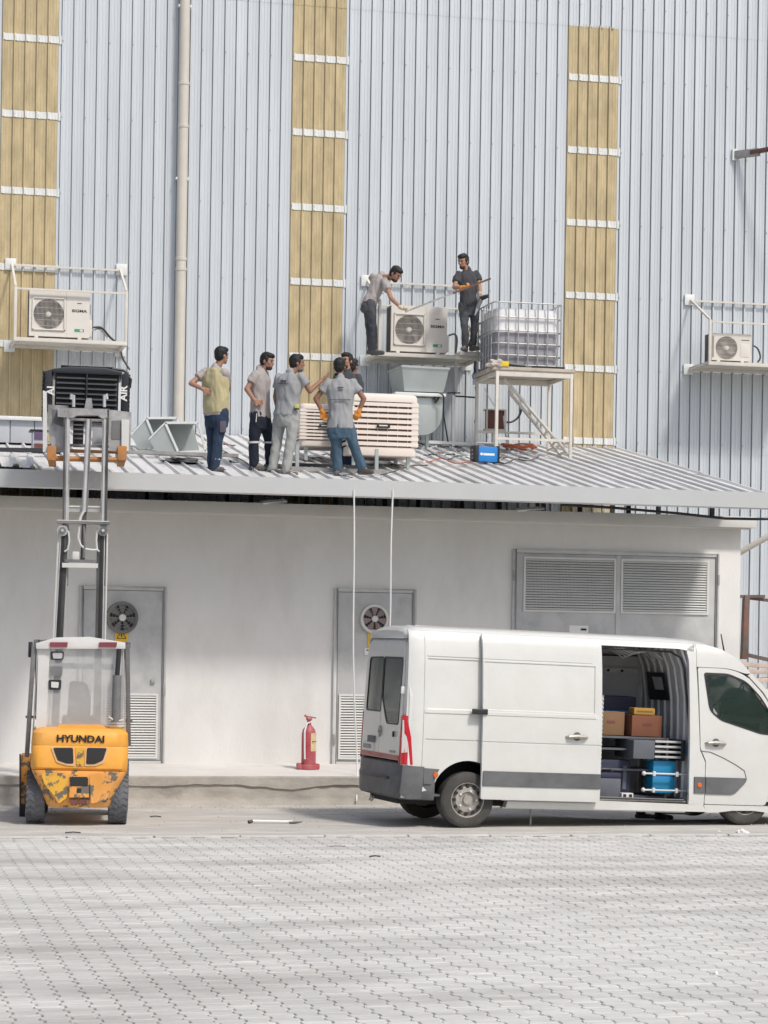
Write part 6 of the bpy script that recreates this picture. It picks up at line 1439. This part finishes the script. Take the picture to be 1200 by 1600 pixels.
    for s in 'LR':
        h_, k_, a_ = J['hip'+s], J['kn'+s], J['an'+s]
        cap(tr, h_, .098*tight, h_.lerp(k_, .5), .088*tight); cap(tr, h_.lerp(k_, .5), .086*tight, k_, .070*tight); cap(tr, k_, .070*tight, k_.lerp(a_, .55), .065*tight); cap(tr, k_.lerp(a_, .55), .067*tight, a_-(k_-a_)*-.02, .062*tight)
    remesh(tr, 'trousers', m['trousers'], t, .011, 3, .012, (7, 7, 7), seed+9)
    for s in 'LR':
        sm = MB(); an, to = J['an'+s], J['toe'+s]; d = (to-an); d.z = 0; d.normalize(); g0 = V(an.x, an.y, an.z-.055)
        cap(sm, g0-d*.045, .040, g0+d*.05, .046); cap(sm, g0+d*.05, .045, g0+d*.165+V(0, 0, -.008), .038); cap(sm, g0-d*.02, .045, an+V(0, 0, .02), .050)
        remesh(sm, 'shoe', m['shoe'], t, .010, 2)
    # ---- hair, eyes, beard
    if not hairless:
        h = MB(); ell(h, H, (0, -.022, .038), (.081, .090, .088)); ell(h, H, (0, .010, .078), (.070, .085, .044)); ell(h, H, (0, -.045, -.005), (.073, .060, .075))
        for s in (-1, 1): ell(h, H, (s*.068, .010, .020), (.012, .025, .035))
        remesh(h, 'hair', m['hair'], t, .008, 2, .006, (30, 30, 30), seed)
    if beard:
        h = MB(); ell(h, H, (0, .040, -.082), (.049, .056, .040)); ell(h, H, (0, .094, -.047), (.022, .008, .006)); remesh(h, 'beard', M_stub if beard is True else beard, t, .007, 1)
    e = MB()
    for s in (-1, 1): ell(e, H, (s*.030, .080, .008), (.014, .008, .007), 8); ell(e, H, (s*.031, .086, .030), (.018, .006, .0035), 8)
    e.build('eyes', M_eye, t)
    t['tmp'] = 0; del t['tmp']
    return t, J, H, sec
def band(t, a, b, r, m, name='reflective_band'):
    MB().tube([a, b], [r, r], 16, cap=False).build(name, m, t)
RD = lambda px, py: (onroof(px, py)-_C).dot(_F)
# 1 man in a khaki vest
D = RD(334, 735)
t, J, H, S = person('man in a khaki vest and navy trousers standing hands on hips, farthest left', D, (333, 735), dict(
    head=(346.5, 555.5, .0), shL=(323, 583, .10), shR=(350, 584, -.12), elL=(298.5, 599, -.02), wrL=(317, 608, -.14), hdL=(324, 611, -.14), elR=(356.5, 603, .08), wrR=(354.5, 618, .20), hdR=(350, 624, .22),
    hipL=(329, 645, .07), hipR=(347, 646, -.07), knL=(332, 690, .07), knR=(341, 688, -.10), anL=(331, 727, .09), anR=(336, 730, -.10), toeL=(345, 731, .04), toeR=(349, 735, -.18)),
    (.75, .65), dict(skin=M_skin, shirt=M_sbe, trousers=M_djean, shoe=M_shoe, hair=M_hair), vest=M_vest, seed=1, build=1.06, grip=('hip', 'hip'))
0 and band(t, J['anL'].lerp(J['knL'], .28), J['anL'].lerp(J['knL'], .34), .072, M_refl); band(t, J['anR'].lerp(J['knR'], .28), J['anR'].lerp(J['knR'], .34), .072, M_refl)
MB().box(J['hipR'].x-.02, J['hipR'].x+.07, J['hipR'].y-.12, J['hipR'].y-.105, J['hipR'].z-.28, J['hipR'].z-.12).build('thigh_pocket', mat('pocket_print', (.10, .09, .12), .9, c2=(.30, .12, .10), c2amt=.4, c2scale=14, c2w=.02), t, .005)
# 2 smiling man, navy trousers with bands
D = RD(402, 734)
t, J, H, S = person('dark haired man in beige polo and black trousers with pale knee bands, second from left', D, (402, 734), dict(
    head=(417.5, 564.5, -.02), shL=(399.5, 587, -.15), shR=(414, 585, .17), elL=(385.5, 608, -.20), wrL=(397, 625, -.20), hdL=(404, 628, -.19), elR=(408, 610, .25), wrR=(412, 626, .2), hdR=(412, 628, .15),
    hipL=(402, 649, -.09), hipR=(411, 649, .09), knL=(396.5, 690, -.10), knR=(421, 690, .10), anL=(397, 726, -.10), anR=(421, 722, .12), toeL=(413, 731, -.14), toeR=(436, 728, .1)),
    (.9, -.35), dict(skin=M_skin, shirt=M_sbe, trousers=M_nav, shoe=M_shoe, hair=M_hair), pitch=.18, seed=22, build=1.04, grip=('hip', 'hip'), beard=True)
for s in 'LR': band(t, J['kn'+s].lerp(J['an'+s], .0), J['kn'+s].lerp(J['an'+s], .09), .088, M_refl)
MB().beam(J['hipL']+V(-.0, -.125, .02), J['hipL']+V(-.01, -.12, -.11), .012, .012).build('zip', M_refl, t)
# 3 man in grey pointing
D = RD(440, 739)
t, J, H, S = person('man in grey shirt and light grey trousers, back turned, pointing with his raised right arm', D, (440, 739), dict(
    head=(464, 567.5, .02), shL=(436, 592, .08), shR=(470, 591, -.10), elL=(430.5, 620, .12), wrL=(434, 642, .22), hdL=(440, 650, .25), elR=(484, 611, -.06), wrR=(504, 593, .10), hdR=(511, 587, .12),
    hipL=(438, 646, .07), hipR=(459, 647, -.07), knL=(432.5, 691, .05), knR=(454, 690, -.08), anL=(426, 732, .02), anR=(447, 735, -.10), toeL=(438, 738, -.08), toeR=(462, 742, -.18)),
    (.92, .22), dict(skin=M_skin2, shirt=M_sg, trousers=M_ltr, shoe=M_shoe, hair=M_hair), seed=5, grip=('rest', 'point'), beard=mat('grey_beard', (.16, .14, .13), .8), build=1.12, tight=.98)
def backprint(S, f, off, w_, h_, m, par, dy=-1, name='shirt_print', B=1.0, side=0):
    c, x, y, a, b = S(f, .17, .118, .01)
    y = y if y.y < 0 else -y
    p = c+y*(b+off)+x*side; 
    M = Matrix(((x.x, y.x, axis_(x, y).x, p.x), (x.y, y.y, axis_(x, y).y, p.y), (x.z, y.z, axis_(x, y).z, p.z), (0, 0, 0, 1)))
    MB().box(-w_/2, w_/2, -.006, .006, -h_/2, h_/2, M).build(name, m, par)
def axis_(x, y): return x.cross(y).normalized()
M_pr = mat('shirt_lettering', (.10, .10, .11), .9)
for f, w_, h_, sd_ in ((.86, .10, .026, -.01), (.79, .15, .010, -.01)): backprint(S, f, .006, w_, h_, M_pr, t, side=sd_)
p = J['hipR']+V(.05, -.10, .10); MB().box(p.x-.03, p.x+.03, p.y-.05, p.y, p.z-.03, p.z+.03).build('tape_measure', mat('lime_tape', (.50, .52, .16), .5), t, .008); MB().box(p.x-.04, p.x+.03, p.y-.04, p.y+.01, p.z-.045, p.z-.03).build('belt_clip', M_black, t)
# 4 man in jeans with orange gloves
D = RD(538, 743)
t, J, H, S = person('man in grey polo and blue jeans seen from behind, orange gloves on his hips', D, (540, 743), dict(
    head=(530.5, 573, .04), shL=(513.5, 600, .0), shR=(551, 600, .0), elL=(493.5, 623, .0), wrL=(503.5, 643, .02), hdL=(508.5, 652, .02), elR=(568.5, 623, .0), wrR=(561, 642, .02), hdR=(556, 651, .02),
    hipL=(522, 663, .0), hipR=(542, 663, .0), knL=(526, 700, .02), knR=(553, 697, -.02), anL=(528, 734, .03), anR=(566, 731, .0), toeL=(526, 742, -.12), toeR=(583, 737, -.10)),
    (.10, 1.0), dict(skin=M_skin2, shirt=M_sg, trousers=M_jean, shoe=M_shoe, hair=M_hair, gloveL=M_glo, gloveR=M_glo), seed=9, grip=('hip', 'hip'), hem=.055, build=1.10)
backprint(S, .80, .008, .07, .012, M_pr, t); backprint(S, .86, .006, .09, .008, M_pr, t); backprint(S, .56, .012, .30, .008, mat('navy_piping', (.03, .03, .07), .8), t, name='back_piping')
MB().tube([J['head']+V(-.06, -.03, -.115), J['head']+V(0, -.065, -.125), J['head']+V(.06, -.03, -.115)], .017, 8).build('collar', mat('navy_collar', (.02, .02, .07), .9), t)
# 5 man facing the group, mostly hidden
D = RD(547, 733)
person('dark shirted man facing the group, half hidden behind the man in jeans', D+.35, (549, 732), dict(
    head=(541.5, 564, .02), shL=(527, 590, .05), shR=(559, 591, -.02), elL=(524, 618, .08), wrL=(530, 640, .0), hdL=(535, 645, -.05), elR=(560, 620, .04), wrR=(555, 640, -.05), hdR=(552, 645, -.08),
    hipL=(534, 652, .03), hipR=(551, 652, 0), knL=(536, 692, 0), knR=(549, 692, -.02), anL=(540, 728, .02), anR=(550, 727, 0), toeL=(534, 734, -.12), toeR=(552, 735, -.14)),
    (-.5, -.85), dict(skin=M_skin, shirt=M_sbl, trousers=M_djean, shoe=M_shoe, hair=M_hair), seed=12, beard=True)
# 6 the man furthest back
person('man furthest back of the roof group, only black hair and dark shoulder showing', D+.85, (561, 727), dict(
    head=(551, 573, .02), shL=(538, 598, -.02), shR=(562, 600, .10), elL=(538, 622, .0), wrL=(541, 642, .05), hdL=(543, 650, .05), elR=(561, 624, .12), wrR=(556, 643, .06), hdR=(553, 650, .05),
    hipL=(542, 655, .0), hipR=(555, 655, .04), knL=(544, 692, 0), knR=(554, 692, .02), anL=(546, 726, .0), anR=(556, 725, .04), toeL=(553, 730, .1), toeR=(563, 729, .1)),
    (.5, .8), dict(skin=M_skin2, shirt=M_sbl, trousers=M_djean, shoe=M_shoe, hair=M_hair), seed=15)
# 7 man bending over the condenser
D = 39.35
t, J, H, S = person('man in grey polo bending over the condenser at the left end of the middle platform', D, (582, 552), dict(
    head=(618, 428, -.25), shL=(587, 435, .22), shR=(601, 440, -.18), elL=(579, 434, .38), wrL=(588, 450, .42), hdL=(592, 455, .42), elR=(611, 466, -.42), wrR=(627, 481, -.62), hdR=(634, 485, -.68),
    hipL=(576, 474, .08), hipR=(579, 475, -.12), knL=(577, 513, .10), knR=(583, 513, -.10), anL=(580, 545, .14), anR=(584.5, 546, -.05), toeL=(590, 551, .10), toeR=(596, 552, -.12)),
    (.85, -.5), dict(skin=M_skin, shirt=M_sbe, trousers=M_dgr, shoe=M_shoe, hair=M_hair, gloveR=M_glw), pitch=.65, seed=18, grip=('rest', 'grip'), build=.92, tight=.85, beard=True, hem=.02)
# 8 man in black on the right
D = 39.25
t, J, H, S = person('man in charcoal t-shirt holding a long bar at the right end of the middle platform', D, (731, 548), dict(
    head=(723.8, 408.5, -.06), shL=(716, 430, -.05), shR=(744.5, 429, .04), elL=(710, 449, -.16), wrL=(724, 449, -.30), hdL=(732, 448, -.33), elR=(749, 446, -.02), wrR=(750.5, 460, -.12), hdR=(752.5, 467, -.18),
    hipL=(724, 477, -.02), hipR=(741, 477, .02), knL=(726, 510, -.10), knR=(742, 509, .02), anL=(727, 541, -.02), anR=(738, 540, .08), toeL=(722, 547, -.2), toeR=(747, 547, -.1)),
    (-.55, -.8), dict(skin=M_skin, shirt=M_sbl, trousers=M_dgr, shoe=M_shoe, hair=M_hair, gloveL=M_glo, gloveR=M_glw), pitch=.25, seed=26, grip=('grip', 'grip'), build=.90, tight=.85, sleeve=.6, beard=True)
lt = thing('metal_bar', 'long thin bar held slantwise between the two men above the condenser', 'bar')
A = atD(634, 487, D-.76); B = atD(766, 435.5, D-.30); mid = A.lerp(B, .55)
MB().beam(A, B, .045, .03).build('bar', M_steel, lt); MB().beam(mid, B, .05, .032).build('primed_end', M_rust, lt)
t = thing('power_drill', 'dark cordless drill hanging from the gloved hand of the man in charcoal', 'drill')
A = atD(752, 466, D-.22); B = atD(763, 462, D-.3); C_ = atD(742, 493, D-.25)
MB().tube([A, B], [.045, .03], 10).build('drill_body', M_black, t); MB().tube([A+V(.0, 0, .0), A.lerp(C_, .6)], [.04, .035], 10).build('drill_handle', M_fg, t); MB().tube([A.lerp(C_, .6), C_], [.03, .008], 8).build('drill_bit', M_bare, t)
# 9 person standing behind the van, only the feet show under the sill
q = atD(1018, 1279, 31.95); q.z = -.075; D = 31.95
sc_ = FPX/D; FY9 = 1000+(2.3+.075)*sc_+418*ROLL
def bx(x, z): return (1018+x*sc_+ -.0155*z*sc_*-1, FY9-z*sc_)
person('person standing behind the van, only dark shoes visible beneath the sill', D, (1018, FY9), dict(
    head=(*bx(.0, 1.62), 0), shL=(*bx(-.18, 1.42), 0), shR=(*bx(.18, 1.42), 0), elL=(*bx(-.24, 1.14), .02), wrL=(*bx(-.2, .92), -.05), hdL=(*bx(-.18, .84), -.08), elR=(*bx(.25, 1.14), .02), wrR=(*bx(.2, .92), -.05), hdR=(*bx(.18, .84), -.08),
    hipL=(*bx(-.09, .92), 0), hipR=(*bx(.09, .92), 0), knL=(*bx(-.12, .50), 0), knR=(*bx(.10, .50), 0), anL=(*bx(-.15, .10), .25), anR=(*bx(.10, .09), 0), toeL=(*bx(-.01, .02), .2), toeR=(*bx(.26, .02), -.05)),
    (.9, -.3), dict(skin=M_skin, shirt=M_sbl, trousers=M_nav, shoe=mat('black_shoe', (.02, .02, .022), .6), hair=M_hair), seed=31)
